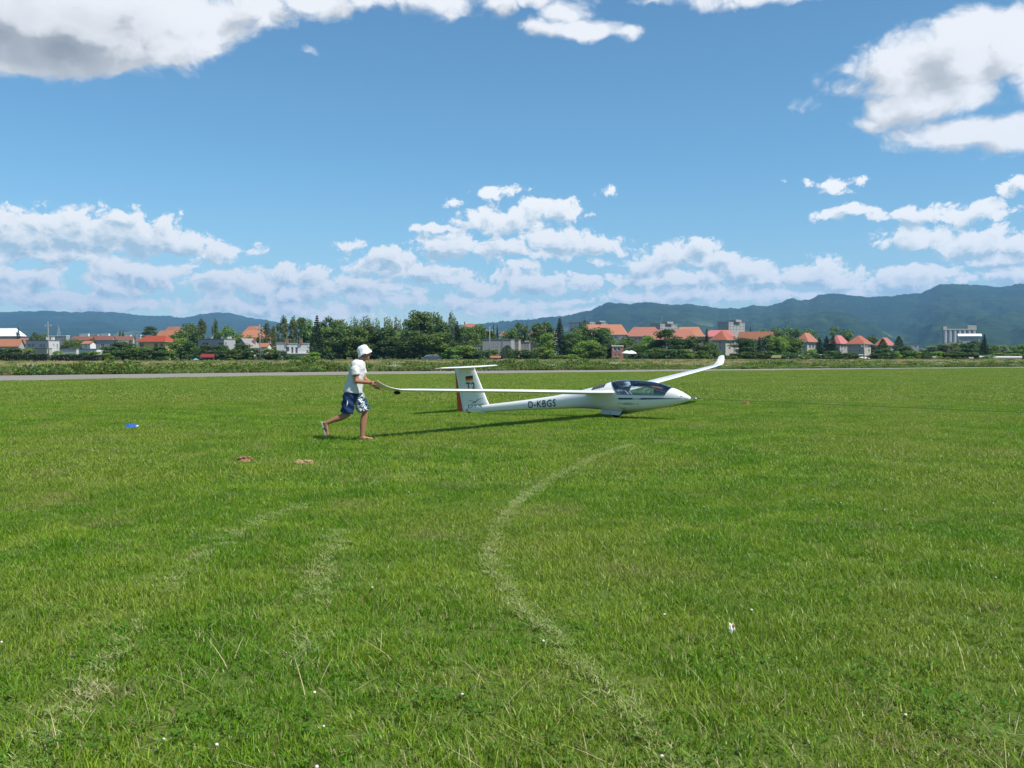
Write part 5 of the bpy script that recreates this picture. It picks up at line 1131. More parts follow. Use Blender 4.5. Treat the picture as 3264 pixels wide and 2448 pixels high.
def wall_face(P0, u, W, H0, H1, opens):
    """vertices and faces of one wall from P0 along unit vector u, with rectangular openings (a0, a1, z0, z1) recessed 0.14 m; returns mesh data"""
    n = Vector((u.y, -u.x, 0)); mb = MB(); xs = sorted(set([0, W] + [round(q, 3) for o in opens for q in o[:2]])); zs = sorted(set([H0, H1] + [round(q, 3) for o in opens for q in o[2:]])); P = lambda a, z, d=0: Vector((P0.x, P0.y, 0)) + u * a - n * d + Vector((0, 0, z))
    for i in range(len(xs) - 1):
        for j in range(len(zs) - 1):
            a, b, c, d = xs[i], xs[i + 1], zs[j], zs[j + 1]; m_ = ((a + b) / 2, (c + d) / 2)
            if any(o[0] - .001 < m_[0] < o[1] + .001 and o[2] - .001 < m_[1] < o[3] + .001 for o in opens): continue
            mb.add([P(a, c), P(b, c), P(b, d), P(a, d)], [(0, 1, 2, 3)])
    for (a, b, c, d) in opens:
        for q in (((a, c), (b, c)), ((b, c), (b, d)), ((b, d), (a, d)), ((a, d), (a, c))):
            mb.add([P(*q[0]), P(*q[1]), P(*q[1], .14), P(*q[0], .14)], [(0, 3, 2, 1)])
    return mb
def window(parent, P0, u, o, fm, door=False, mull=True):
    n = Vector((u.y, -u.x, 0)); P = lambda a, z, d: Vector((P0.x, P0.y, 0)) + u * a - n * d + Vector((0, 0, z)); a, b, c, d = o; mb = MB(); t = .07
    def bar(a0, a1, z0, z1, d0=.06, d1=.135): mb.add([P(a0, z0, d0), P(a1, z0, d0), P(a1, z1, d0), P(a0, z1, d0), P(a0, z0, d1), P(a1, z0, d1), P(a1, z1, d1), P(a0, z1, d1)], [(0, 1, 2, 3), (0, 4, 5, 1), (1, 5, 6, 2), (2, 6, 7, 3), (3, 7, 4, 0)])
    bar(a, b, c, c + t); bar(a, b, d - t, d); bar(a, a + t, c + t, d - t); bar(b - t, b, c + t, d - t)
    if mull and b - a > .9: m_ = (a + b) / 2; bar(m_ - .035, m_ + .035, c + t, d - t)
    w = mb.build('door' if door else 'window', fm, parent); mesh('pane', [P(a + .02, c + .02, .125), P(b - .02, c + .02, .125), P(b - .02, d - .02, .125), P(a + .02, d - .02, .125)], [(0, 1, 2, 3)], pane_m, w)
    if not door:
        mb = MB(); mb.add([P(a - .06, c - .06, -.06), P(b + .06, c - .06, -.06), P(b + .06, c, -.06), P(a - .06, c, -.06), P(a - .06, c - .06, .1), P(b + .06, c - .06, .1), P(b + .06, c + .002, .1), P(a - .06, c + .002, .1)], [(0, 1, 2, 3), (3, 2, 6, 7), (0, 4, 5, 1), (0, 3, 7, 4), (1, 5, 6, 2)]); mb.build('sill', pipe_m, w)
    return w
def house(name, label, l, c, r, eave, ridge, D, th, wall, roof, rtype, fr=(), sd=(), chim=(), over=.45, cat='house', fm=None, group=None, ridge_in=None, base_y=None, mats=None):
    """a building whose nearest upright corner stands at pixel column c; left face spans l..c, right face c..r. fr, sd: openings in photograph pixels (x0, x1, y0, y1) on the two faces"""
    fm = fm or frame_m; t = R(th); P = px(c, 1140, D); P.z = 0; u = Vector((-math.cos(t), math.sin(t), 0)); v = Vector((math.sin(t), math.cos(t), 0))
    def solve(x, w):   # length along w so that the end lands at pixel column x
        k = (x - 1632) / F_SRC; den = w.x - k * w.y; return (k * P.y - P.x) / den
    W1 = max(.5, solve(l, u)); W2 = max(.5, solve(r, v)) if r > c + .5 else 8.0
    if W2 > 11 and rtype == 'hip': W2 = 11.0
    He = px(c, eave, D).z; Hr = px(c, ridge, D + .5 * W2 * math.cos(t)).z; root = empty(name, P, 0, label, cat, group); O = Vector((0, 0, 0))
    zpx = lambda y, d: px(c, y, d).z
    def conv(lst, w, W, flip):
        out = []
        for (x0, x1, y0, y1) in lst:
            a, b = sorted((solve(x0, w), solve(x1, w))); dd = D + w.y * (a + b) / 2; z1, z0 = zpx(y0, dd), zpx(y1, dd)
            a, b = max(.15, a), min(W - .15, b)
            if b - a > .25 and min(z1, He - .1) - max(.1, z0) > .25: out.append((W - b, W - a, max(.1, z0), min(z1, He - .1)) if flip else (a, b, max(.1, z0), min(z1, He - .1)))
        return out
    f1 = conv(fr, u, W1, True); f2 = conv(sd, v, W2, False); A = O + u * W1; B = O + v * W2; Cc = A + v * W2
    mb = wall_face(A, -u, W1, 0, He, f1); q = wall_face(O, v, W2, 0, He, f2); mb.add(q.v, q.f); q = wall_face(B, u, W1, 0, He, []); mb.add(q.v, q.f); q = wall_face(Cc, -v, W2, 0, He, []); mb.add(q.v, q.f)
    up = Vector((0, 0, 1)); long_u = W1 >= W2
    if rtype == 'gable_v':  # gable end faces the camera on the left face
        M1 = (A + O) / 2 + up * Hr; M2 = (Cc + B) / 2 + up * Hr; mb.add([A + up * He, O + up * He, M1], [(0, 1, 2)]); mb.add([B + up * He, Cc + up * He, M2], [(0, 1, 2)])
    if rtype == 'gable_u': M1 = (A + Cc) / 2 + up * Hr; M2 = (O + B) / 2 + up * Hr; mb.add([O + up * He, B + up * He, M2], [(0, 1, 2)]); mb.add([Cc + up * He, A + up * He, M1], [(0, 1, 2)])
    mb.build('wall', wall, root)
    e = over; a_, o_, b_, c_ = A + u * e - v * e, O - u * e - v * e, B - u * e + v * e, Cc + u * e + v * e; rb = MB(); th_ = .18
    ze = up * (He + .02)
    if rtype == 'flat':
        e2 = .12; a_, o_, b_, c_ = A + u * e2 - v * e2, O - u * e2 - v * e2, B - u * e2 + v * e2, Cc + u * e2 + v * e2; h = up * .22; rb.add([x + ze for x in (a_, o_, b_, c_)] + [x + ze + h for x in (a_, o_, b_, c_)], [(0, 3, 2, 1), (4, 5, 6, 7), (0, 1, 5, 4), (1, 2, 6, 5), (2, 3, 7, 6), (3, 0, 4, 7)])
    else:
        if rtype == 'hip':
            ins = min(W1, W2) / 2 * (ridge_in or 1.0)
            if long_u: R1 = (A + Cc) / 2 - u * ins; R2 = (O + B) / 2 + u * ins
            else: R1 = (A + O) / 2 + v * ins; R2 = (Cc + B) / 2 - v * ins
            if (R1 - R2).length < .2: R1 = R1 + (u if long_u else v) * .1
            r1, r2 = R1 + up * (Hr + .02), R2 + up * (Hr + .02); pts = [x + ze for x in (a_, o_, b_, c_)] + [r1, r2]
            fc = [(0, 1, 5, 4), (1, 2, 5), (2, 3, 4, 5), (3, 0, 4)] if long_u else [(0, 1, 4), (1, 2, 5, 4), (2, 3, 5), (3, 0, 4, 5)]
        elif rtype == 'gable_v': r1 = (a_ + o_) / 2 + up * (Hr + .06); r2 = (b_ + c_) / 2 + up * (Hr + .06); pts = [x + ze for x in (a_, o_, b_, c_)] + [r1, r2]; fc = [(1, 2, 5, 4), (3, 0, 4, 5)]
        else: r1 = (a_ + c_) / 2 + up * (Hr + .06); r2 = (o_ + b_) / 2 + up * (Hr + .06); pts = [x + ze for x in (a_, o_, b_, c_)] + [r1, r2]; fc = [(0, 1, 5, 4), (2, 3, 4, 5)]
        rb.add(pts, fc); n0 = len(pts); rb.add([p - up * th_ for p in pts], [tuple(reversed(q)) for q in fc])
        for (i, j) in ((0, 1), (1, 2), (2, 3), (3, 0)):
            if rtype == 'hip' or (rtype == 'gable_v' and (i, j) in ((1, 2), (3, 0))) or (rtype == 'gable_u' and (i, j) in ((0, 1), (2, 3))): rb.add([pts[i], pts[j], pts[j] - up * th_, pts[i] - up * th_], [(0, 3, 2, 1)])
        if rtype == 'gable_v':
            for (i, k, j) in ((0, 4, 1), (3, 5, 2)): rb.add([pts[i], pts[k], pts[k] - up * th_, pts[i] - up * th_, pts[j], pts[j] - up * th_], [(0, 1, 2, 3), (1, 4, 5, 2)])
    ro = rb.build('roof', roof, root)
    if rtype == 'hip':
        gb = MB(); gz = up * (He - .12)
        for p, q in ((a_, o_), (o_, b_)): gb.tube([p + gz, q + gz], .075, 6)
        gb.tube([o_ + gz, O - u * .08 - v * .08 + gz - up * .5, O - u * .08 - v * .08 + up * .3], .06, 6); gb.build('gutter', pipe_m, ro)
    for (x, y0, w_, m_, dep) in chim:
        s = solve(x, u) if solve(x, u) > 0 else .5; q = O + u * min(s, W1 - .3) + v * min(W2 * dep, W2 - .5); zt = zpx(y0, D + q.y); ww = max(.35, m_of(w_, D)) / 2; zb = He - .1 if rtype == 'flat' else He + (Hr - He) * .2
        cb = MB(); cb.box(q.x - ww, q.x + ww, q.y - ww, q.y + ww, zb, max(zt, zb + .4)); ch = cb.build('chimney', m_, ro); MB().box(q.x - ww - .06, q.x + ww + .06, q.y - ww - .06, q.y + ww + .06, max(zt, zb + .4), max(zt, zb + .4) + .12).build('chimney_cap', WM['concrete'], ch)
    k1 = [window(root, A, -u, o, fm, door=(o[2] < .35)) for o in f1]; k2 = [window(root, O, v, o, fm, door=(o[2] < .35)) for o in f2]
    return root, dict(O=O, u=u, v=v, W1=W1, W2=W2, He=He, solve=solve, zpx=zpx, D=D)
def rows(x0, x1, n, w, ys, h): return [(x0 + (x1 - x0) * (i + .5) / n - w / 2, x0 + (x1 - x0) * (i + .5) / n + w / 2, y, y + h) for i in range(n) for y in ys]
# --- left of the tree belt
house('hall', 'large hall with bright white sheet roof behind orange house', -60, 60, 82, 1071, 1046, 420, 14, WM['dirty'], RM['white'], 'hip', rows(0, 60, 4, 6, (1077,), 9), cat='building', ridge_in=1.5)
house('house', 'grey house with orange gable roof beside the clipped hedge', -30, 60, 78, 1104, 1081, 262, 12, WM['grey'], RM['orange'], 'gable_u', over=.3)
house('house', 'small house with orange roof behind the white cube house', 60, 84, 100, 1096, 1079, 300, 25, WM['white'], RM['orange'], 'gable_u', over=.3)
h1, k1 = house('house', 'cube house with shaded grey front, lit white side and two roof turrets', 84, 155, 191, 1086, 1080, 270, 30, WM['lgrey'], RM['flat'], 'flat', [(90, 99, 1095, 1107), (101, 110, 1095, 1107), (126, 134, 1096, 1108), (136, 144, 1096, 1108)], [(171, 175, 1096, 1101), (182, 186, 1096, 1112)], [(143, 1074, 7, WM['white'], .3), (164, 1074, 8, WM['white'], .5)])
house('annex', 'low flat beige annex in front of the cube house', 112, 150, 166, 1112, 1110, 262, 30, WM['dirty'], RM['flat'], 'flat', cat='building')
house('office_block', 'dark flat-roofed block with pale top edge and antenna mast', 156, 212, 224, 1071, 1062, 450, 20, WM['concrete'], RM['white'], 'flat', rows(158, 210, 6, 5, (1074,), 5), cat='building')
house('garage', 'long low grey garage row with flat roof right of the cube house', 191, 244, 252, 1113, 1111, 262, 22, WM['lgrey'], RM['flat'], 'flat', cat='garage')
house('garage', 'low flat garage between grey garage row and grey flat house', 252, 308, 330, 1114, 1112, 266, 25, WM['white'], RM['flat'], 'flat', cat='garage')
house('house', 'little white house with orange gable roof among garden trees', 262, 288, 307, 1096, 1087, 310, 30, WM['white'], RM['orange'], 'gable_u', [(272, 277, 1100, 1106)], over=.25)
house('house', 'grey flat house with two wide windows left of the yellow house', 309, 378, 412, 1086, 1083, 272, 24, WM['grey'], RM['flat'], 'flat', [(322, 332, 1095, 1107), (350, 361, 1095, 1107), (363, 373, 1095, 1107)], [(386, 398, 1096, 1107)])
for (a, b, y, lab) in ((232, 300, 1072, 'long brown red roof left of two thin dark conifers'), (300, 366, 1071, 'long brown red roof behind two thin dark conifers'), (366, 430, 1072, 'long brown red roof next to the yellow house roof')):
    house('row_house', lab, a, b - 6, b, 1084, y, 430, 18, WM['dirty'], RM['brownred'], 'gable_u', over=.3)
for i, (a, b, y, m_) in enumerate(((255, 288, 1064, WM['white']), (292, 318, 1066, WM['block']), (322, 353, 1064, WM['white']), (362, 390, 1067, WM['lgrey']), (398, 422, 1068, WM['white']), (436, 454, 1068, WM['lgrey']))):
    house('apartment_block', 'distant pale apartment block showing above the brown red roofs', a, b - 6, b, y, y - 1, 1100, 20, m_, RM['white'], 'flat', rows(a, b - 6, 5, 2.6, (y + 3, y + 9), 2.6), cat='apartment block', group='distant pale apartment blocks')
house('house', 'yellow house with hipped red roof and brown windows', 442, 528, 556, 1088, 1070, 258, 28, WM['cream'], RM['crimson'], 'hip', [(447, 459, 1095, 1105), (493, 504, 1095, 1110), (512, 521, 1095, 1110)], [(540, 548, 1096, 1111)], over=.75, fm=dframe_m)
house('apartment_house', 'broad orange hipped roof behind the yellow house', 488, 566, 590, 1082, 1053, 380, 20, WM['dirty'], RM['orange'], 'hip', cat='apartment house', over=.5)
house('apartment_house', 'tall orange hipped roof top rising over a broad orange roof', 522, 576, 592, 1064, 1041, 398, 24, WM['dirty'], RM['orange'], 'hip', cat='apartment house')
house('house', 'flat grey house with lit white side and dark strip windows', 632, 715, 751, 1082, 1079, 268, 30, WM['grey'], RM['flat'], 'flat', [(644, 665, 1091, 1100), (696, 712, 1091, 1100)], [(719, 724, 1091, 1100)], [(662, 1072, 6, WM['concrete'], .4), (690, 1074, 4, WM['concrete'], .5), (722, 1073, 5, WM['white'], .5), (731, 1072, 4, WM['white'], .7)])
house('apartment_house', 'wide orange hipped roof behind the utility pole', 746, 846, 884, 1080, 1052, 370, 20, WM['dirty'], RM['orange'], 'hip', cat='apartment house', over=.5)
house('apartment_house', 'orange hipped roof top above the wide orange roof by the pole', 778, 832, 848, 1060, 1039, 388, 22, WM['dirty'], RM['orange'], 'hip', cat='apartment house')
house('house', 'grey steep gabled house with two chimneys', 752, 792, 826, 1108, 1079, 275, 34, WM['lgrey'], RM['grey'], 'gable_v', [(766, 773, 1100, 1108)], [], [(765, 1077, 6, brick_m, .5), (785, 1076, 6, brick_m, .8)], over=.4)
house('house', 'low house with small orange roof seen behind the utility pole', 806, 852, 866, 1106, 1094, 290, 22, WM['white'], RM['orange'], 'gable_u', over=.3)
h2, k2 = house('house', 'white house with balcony, dark doors and two brick chimneys', 906, 984, 986, 1096, 1092, 252, 8, WM['white'], RM['green'], 'flat', [(911, 922, 1106, 1119), (929, 935, 1106, 1124), (942, 949, 1107, 1125), (922, 938, 1132, 1140)], [], [(915, 1082, 9, brick_m, .4), (960, 1082, 8, brick_m, .4)], fm=dframe_m)
house('annex', 'recessed side wing of the white balcony house', 882, 906, 907, 1095, 1093, 256, 8, WM['white'], RM['green'], 'flat', cat='building')
def balcony(root, k, x0, x1, y, m_):
    O, u, v = k['O'], k['u'], k['v']; a, b = sorted((k['solve'](x0, u), k['solve'](x1, u))); z = k['zpx'](y, k['D']); a = max(a, -.4); n = -v
    q = lambda s, d, zz: O + u * s + n * d + Vector((0, 0, zz)); mb = MB(); pts = [q(a, .0, z), q(b, .0, z), q(b, 1.3, z), q(a, 1.3, z)]; mb.add(pts + [p + Vector((0, 0, .2)) for p in pts], [(0, 1, 2, 3), (7, 6, 5, 4), (0, 4, 5, 1), (1, 5, 6, 2), (2, 6, 7, 3), (3, 7, 4, 0)]); bo = mb.build('balcony', m_, root)
    mb = MB(); mb.tube([q(a + .05, 0, z + 1.1), q(a + .05, 1.25, z + 1.1), q(b - .05, 1.25, z + 1.1), q(b - .05, 0, z + 1.1)], .03, 5)
    for i in range(15): s = a + .05 + (b - a - .1) * i / 14; mb.tube([q(s, 1.25, z + .2), q(s, 1.25, z + 1.1)], .014, 4)
    mb.build('railing', pipe_m, bo)
balcony(h2, k2, 908, 984, 1128, WM['white'])
# --- centre
house('apartment_house', 'red roof with tall chimney behind the dark spruce', 1466, 1524, 1540, 1046, 1031, 350, 18, WM['dirty'], RM['red'], 'hip', (), (), [(1473, 1026, 4, brick_m, .5)], cat='apartment house', over=.4)
h4, k4 = house('workshop', 'grey flat-roofed workshop wall with two narrow windows and a ladder', 1538, 1629, 1640, 1083, 1080, 262, 12, WM['concrete'], RM['flat'], 'flat', [(1572, 1575, 1095, 1103), (1583, 1586, 1095, 1103)], [], cat='building')
def ladder(h, k, x):
    a = k['solve'](x, k['u']); q = lambda d, z: k['O'] + k['u'] * (a + d) - k['v'] * .18 + Vector((0, 0, z)); mb = MB()
    for d in (-.22, .22): mb.tube([q(d, .6), q(d, k['He'] + .9)], .03, 5)
    for i in range(18): z = .9 + (k['He'] - .6) * i / 17; mb.tube([q(-.22, z), q(.22, z)], .018, 4)
    mb.build('ladder', pipe_m, h)
ladder(h4, k4, 1605)
house('annex', 'low annex left of the grey flat-roofed workshop', 1502, 1540, 1541, 1103, 1101, 264, 10, WM['concrete'], RM['flat'], 'flat', [(1522, 1536, 1112, 1118)], cat='building')
house('house', 'flat building with tall white window strips beside the workshop', 1630, 1653, 1660, 1084, 1082, 285, 20, WM['dirty'], RM['flat'], 'flat', [(1631, 1634, 1096, 1112), (1637, 1640, 1096, 1112), (1643, 1646, 1096, 1112), (1648, 1651, 1096, 1112)], cat='building')
house('house', 'second flat building with bright window strips and roof drums', 1660, 1688, 1692, 1092, 1090, 280, 15, WM['dirty'], RM['flat'], 'flat', [(1668, 1671, 1100, 1114), (1674, 1677, 1100, 1114), (1680, 1683, 1100, 1114)], (), [(1674, 1087, 6, WM['white'], .4), (1682, 1087, 5, WM['white'], .5)], cat='building')
house('house', 'small flat grey house with white corner right of the window strips', 1690, 1712, 1725, 1097, 1094, 276, 32, WM['dirty'], RM['flat'], 'flat', [(1700, 1708, 1100, 1106)], [(1716, 1722, 1099, 1108)], cat='house')
house('house', 'little pinkish roofed house far behind the workshop', 1592, 1612, 1620, 1070, 1057, 520, 24, WM['white'], RM['magenta'], 'hip')
house('apartment_house', 'orange roof half hidden behind two leafy trees and a spruce', 1688, 1760, 1776, 1066, 1036, 340, 18, WM['dirty'], RM['orange'], 'hip', cat='apartment house', over=.4)
# --- apartment blocks on the right
h3, k3 = house('apartment_house', 'apartment house with orange hipped roof and corner balcony above the brick transformer house', 1838, 1992, 2012, 1066, 1034, 400, 12, WM['dirty'], RM['orange'], 'hip', [(1947, 1951, 1069, 1078), (1959, 1966, 1069, 1078), (1984, 1989, 1069, 1080), (1947, 1951, 1088, 1096), (1959, 1966, 1088, 1096), (1984, 1989, 1088, 1098)], cat='apartment house', ridge_in=.38, over=.6)
balcony(h3, k3, 1974, 1990, 1081, WM['lgrey'])
house('apartment_house', 'apartment house with long orange red roof joining the corner balcony house', 1998, 2098, 2120, 1071, 1042, 408, 16, WM['dirty'], RM['red'], 'hip', [(2024, 2031, 1075, 1083), (2036, 2043, 1075, 1083), (2048, 2055, 1075, 1083), (2024, 2031, 1092, 1100), (2036, 2043, 1092, 1100)], cat='apartment house', ridge_in=.38, over=.6)
house('apartment_house', 'apartment house with wide dull red roof behind the big round tree', 2078, 2216, 2246, 1081, 1050, 385, 14, WM['dirty'], RM['red'], 'hip', rows(2100, 2216, 9, 6, (1085, 1100), 8), cat='apartment house', ridge_in=.38, over=.6)
house('apartment_house', 'bright orange roof rising behind the wide dull red roof', 2150, 2240, 2258, 1072, 1042, 420, 14, WM['dirty'], RM['orange'], 'hip', cat='apartment house', ridge_in=.38, over=.6)
house('apartment_house', 'magenta sheet roof behind the slim spruce', 2246, 2340, 2356, 1072, 1052, 420, 14, WM['dirty'], RM['magenta'], 'hip', cat='apartment house', ridge_in=.38, over=.6)
house('apartment_house', 'corner apartment house with stained hipped roof and white gutter right of the slim spruce', 2270, 2312, 2338, 1083, 1053, 372, 36, WM['dirty'], RM['stained'], 'hip', [(2279, 2283, 1097, 1105), (2291, 2297, 1087, 1094), (2293, 2298, 1106, 1112)], [(2320, 2326, 1088, 1094), (2322, 2328, 1106, 1114)], cat='apartment house', over=.9)
house('apartment_house', 'apartment house with long orange roof behind a dark conifer top', 2354, 2464, 2484, 1082, 1057, 385, 16, WM['dirty'], RM['orange'], 'hip', rows(2362, 2452, 8, 6, (1086, 1101), 8), cat='apartment house', ridge_in=.38, over=.7)
house('apartment_house', 'hip-roofed apartment house left of the tall dark firs', 2540, 2572, 2601, 1089, 1061, 360, 40, WM['dirty'], RM['red'], 'hip', [(2548, 2551, 1094, 1099), (2547, 2553, 1109, 1117), (2547, 2553, 1126, 1132)], [(2578, 2585, 1097, 1110), (2588, 2595, 1098, 1110)], cat='apartment house', over=.8)
house('apartment_house', 'pink-roofed apartment house right behind the tall dark firs', 2646, 2676, 2700, 1095, 1069, 375, 38, WM['block'], RM['magenta'], 'hip', [(2655, 2660, 1100, 1107)], [(2680, 2686, 1103, 1110), (2690, 2695, 1103, 1112), (2680, 2686, 1116, 1122)], cat='apartment house', over=.7)
house('apartment_house', 'apartment house with dark streaks on its hipped red roof', 2702, 2754, 2786, 1096, 1070, 352, 34, WM['dirty'], RM['stained'], 'hip', [(2706, 2712, 1100, 1106), (2738, 2743, 1100, 1106), (2708, 2713, 1114, 1120), (2736, 2743, 1115, 1121)], [(2767, 2772, 1113, 1121), (2776, 2781, 1101, 1108)], cat='apartment house', over=.8)
house('apartment_house', 'last hip-roofed apartment house left of the white red-edged block', 2792, 2826, 2854, 1100, 1076, 375, 36, WM['dirty'], RM['red'], 'hip', [(2798, 2803, 1105, 1111)], [(2832, 2838, 1106, 1114), (2842, 2848, 1106, 1114)], cat='apartment house', over=.8)
house('house', 'flat white block with red side edge beyond the apartment houses', 2876, 2928, 2940, 1098, 1095, 400, 22, WM['lgrey'], RM['flat'], 'flat', [(2882, 2890, 1102, 1109), (2916, 2920, 1101, 1106)], [(2935, 2938, 1100, 1120)], cat='building', fm=RM['shed'])
house('transformer_house', 'pink brick transformer house with flat white cap', 1950, 1986, 1990, 1104, 1101, 240, 7, WM['pink'], RM['white'], 'flat', [(1955, 1965, 1107, 1119), (1967, 1977, 1107, 1119), (1957, 1963, 1129, 1136), (1969, 1976, 1129, 1136)], cat='building')
def tower(label, l, c, r, top, ph, D, th, wins, n, m_):
    h, k = house('apartment_tower', label, l, c, r, top, top - 1, D, th, m_, RM['flat'], 'flat', rows(l, c, n, 4.2, [top + 4 + 9 * i for i in range(3)], 4), rows(c, r, n + 1, 4.2, [top + 4 + 9 * i for i in range(3)], 4), cat='apartment tower', over=.2)
    O, u, v, W1, W2, He = (k[q] for q in ('O', 'u', 'v', 'W1', 'W2', 'He')); z = px(c, ph, D).z; a = O + u * W1 * .35 + v * W2 * .3
    mb = MB(); pts = [a, a - u * W1 * .55, a - u * W1 * .55 + v * W2 * .35, a + v * W2 * .35]; b0 = Vector((0, 0, He + .2)); b1 = Vector((0, 0, z)); mb.add([p + b0 for p in pts] + [p + b1 for p in pts], [(4, 5, 6, 7)[::-1], (0, 1, 5, 4)[::-1], (1, 2, 6, 5)[::-1], (2, 3, 7, 6)[::-1], (3, 0, 4, 7)[::-1], (4, 5, 6, 7)]); mb.build('lift_house', m_, h)
    MB().tube([a + b1, a + b1 + Vector((0, 0, 5))], .12, 5).build('antenna', pipe_m, h)
tower('tall apartment tower with lift house rising behind the stained hipped roof', 2286, 2322, 2373, 1026, 1018, 820, 40, 5, 4, WM['block'])
tower('pale apartment tower partly hidden behind the big round tree', 2072, 2104, 2157, 1032, 1024, 800, 40, 5, 4, WM['block'])
tower('faint distant apartment tower above the leftmost orange apartment roof', 1812, 1880, 1936, 1026, 1021, 1300, 30, 5, 5, WM['block'])
# grain silo and shed
def silo():
    D = 1000; a, b = px(3006, 1090, D), px(3112, 1090, D); n = 7; r = (b.x - a.x) / (2 * n); z1 = px(3006, 1052, D).z; o = empty('grain_silo', ((a.x + b.x) / 2, D, 0), 0, 'tall grey concrete grain silo with machine house on top', 'silo'); m_ = WM['blue']
    for i in range(n): c = MB(); c.lathe([(r * 1.02, 0), (r * 1.02, z1)], 20, (a.x + r * (2 * i + 1) - o.location.x, r, 0)); c.build('silo_cell', m_, o, True)
    x0 = a.x - o.location.x; MB().box(x0, -x0, -.2, 2 * r, z1, z1 + 1.4).build('gallery', WM['dirty'], o); zt = px(3090, 1037, D).z; hx = px(3084, 1090, D).x - o.location.x; hx2 = px(3112, 1090, D).x - o.location.x
    mh = MB().box(hx, hx2, 0, 2 * r, z1 + 1.4, zt).build('machine_house', WM['dirty'], o)
    for i in range(4): w = (hx2 - hx) / 4; MB().box(hx + w * (i + .3), hx + w * (i + .7), -.08, .02, z1 + 3, zt - 2).build('window', pane_m, mh)
    MB().box(x0 + 1, x0 + 5, 2, 6, z1 + 1.4, z1 + 4).build('roof_hut', WM['dirty'], o)
silo()
house('shed', 'long grey shed with bright white roof in front of the silo', 3056, 3122, 3130, 1071, 1064, 900, 8, WM['blue'], RM['white'], 'gable_u', rows(3060, 3118, 5, 4, (1078,), 4), cat='shed', over=1.5)
for i, (a, b, y) in enumerate(((3124, 3142, 1135), (3146, 3158, 1135), (3166, 3258, 1136), (3090, 3104, 1139), (2972, 2984, 1136))):
    house('shed', ('low white shed under the right hand spruce', 'small white shed beside the low white shed', 'long low pale greenhouse shed by the field edge', 'little pale hut half hidden by shrubs', 'small pale roofed hut under the silvery trees')[i], a, b - 2, b, y + 3, y, 225, 10, WM['grey'], RM['grey'] if i > 2 else WM['lgrey'], 'gable_u', cat='shed', over=.15)
house('garden_shed', 'brown garden shed with red felt roof at the field edge', 643, 680, 683, 1138, 1129, 206, 6, WM['brown'], RM['shed'], 'gable_u', [(650, 656, 1141, 1147)], cat='shed', over=.25, fm=dframe_m)
house('garden_shed', 'small shed with mossy green roof among the parked cars', 2461, 2484, 2492, 1140, 1133, 212, 25, WM['brown'], RM['mossy'], 'gable_u', cat='shed', over=.25)
house('garden_shed', 'low lean-to with pinkish roof beside the round dark evergreen', 1564, 1592, 1594, 1140, 1135, 214, 6, WM['brown'], RM['brownred'], 'gable_u', cat='shed', over=.3)
# antenna on the office block, ladder on the workshop are drawn with their owners nearby
# ------------------------------------------------------------------ poles, parasols, cars, tarp
conc_m = plaster('pole_concrete', (.24, .235, .225))
def pole(x, top, base, lab, D):
    b = px(x, base, D); h = px(x, top, D).z; o = empty('utility_pole', (b.x, D, 0), 0, lab, 'utility pole', None); MB().tube([(0, 0, -.2), (0, 0, h)], [.13, .08], 10).build('post', conc_m, o, True)
    MB().box(-.75, .75, -.06, .06, h - .75, h - .62).build('crossarm', pipe_m, o)
    for q in (-.65, 0, .65): MB().lathe([(0, .0), (.06, 0), (.075, .06), (.04, .09), (.07, .13), (.03, .2), (0, .2)], 8, (q, 0, h - .62 if q else h)).build('insulator', frame_m, o)
pole(155, 1029, 1152, 'grey utility pole standing at the clipped hedge', 204); pole(829, 1037, 1151, 'grey utility pole in front of the wide orange roof', 204); pole(1561, 1044, 1151, 'grey utility pole in front of the flat workshop', 206); pole(2754, 1094, 1152, 'short dark pole before the stained hipped roof house', 204)
def mast(x, top, D, base_z, lab):
    b = px(x, 1100, D); h = px(x, top, D).z; o = empty('antenna_mast', (b.x, D, base_z), 0, lab, 'antenna'); mb = MB(); n = 3; H = h - base_z
    for k in range(3): a = k * 2.094; mb.tube([(.8 * math.cos(a), .8 * math.sin(a), 0), (.15 * math.cos(a), .15 * math.sin(a), H * .8)], .08, 4)
    for i in range(8):
        z = H * .8 * i / 8; r = .8 - .65 * i / 8
        for k in range(3): a, b_ = k * 2.094, (k + 1) * 2.094; mb.tube([(r * math.cos(a), r * math.sin(a), z), (r * math.cos(b_) * .92, r * math.sin(b_) * .92, z + H * .09)], .05, 4)
    mb.build('lattice', pipe_m, o); MB().tube([(0, 0, H * .75), (0, 0, H)], .06, 5).build('spike', pipe_m, o)
mast(188, 1034, 455, px(188, 1071, 450).z + .24, 'thin lattice antenna mast on the dark flat-roofed block')
def parasol(x, D, lab):
    b = px(x, 1141, D); o = empty('parasol', (b.x, D, 0), 0, lab, 'parasol', 'white parasols beside the brick transformer house'); MB().tube([(0, 0, 0), (0, 0, 2.35)], .03, 7).build('pole', pipe_m, o); mb = MB(); n = 8
    prof = [(0, 2.45), (.5, 2.28), (1.0, 2.02), (1.32, 1.8), (1.32, 1.62)]; mb.lathe(prof, n); c = mb.build('canopy', hat_m, o)
    for k in range(8): a = k * math.pi / 4; MB().tube([(0, 0, 2.2), (1.25 * math.cos(a), 1.25 * math.sin(a), 1.78)], .012, 4).build('rib', pipe_m, o)
parasol(1998, 222, 'open white parasol beside the brick transformer house'); parasol(2012, 223, 'open white parasol beside the brick transformer house')
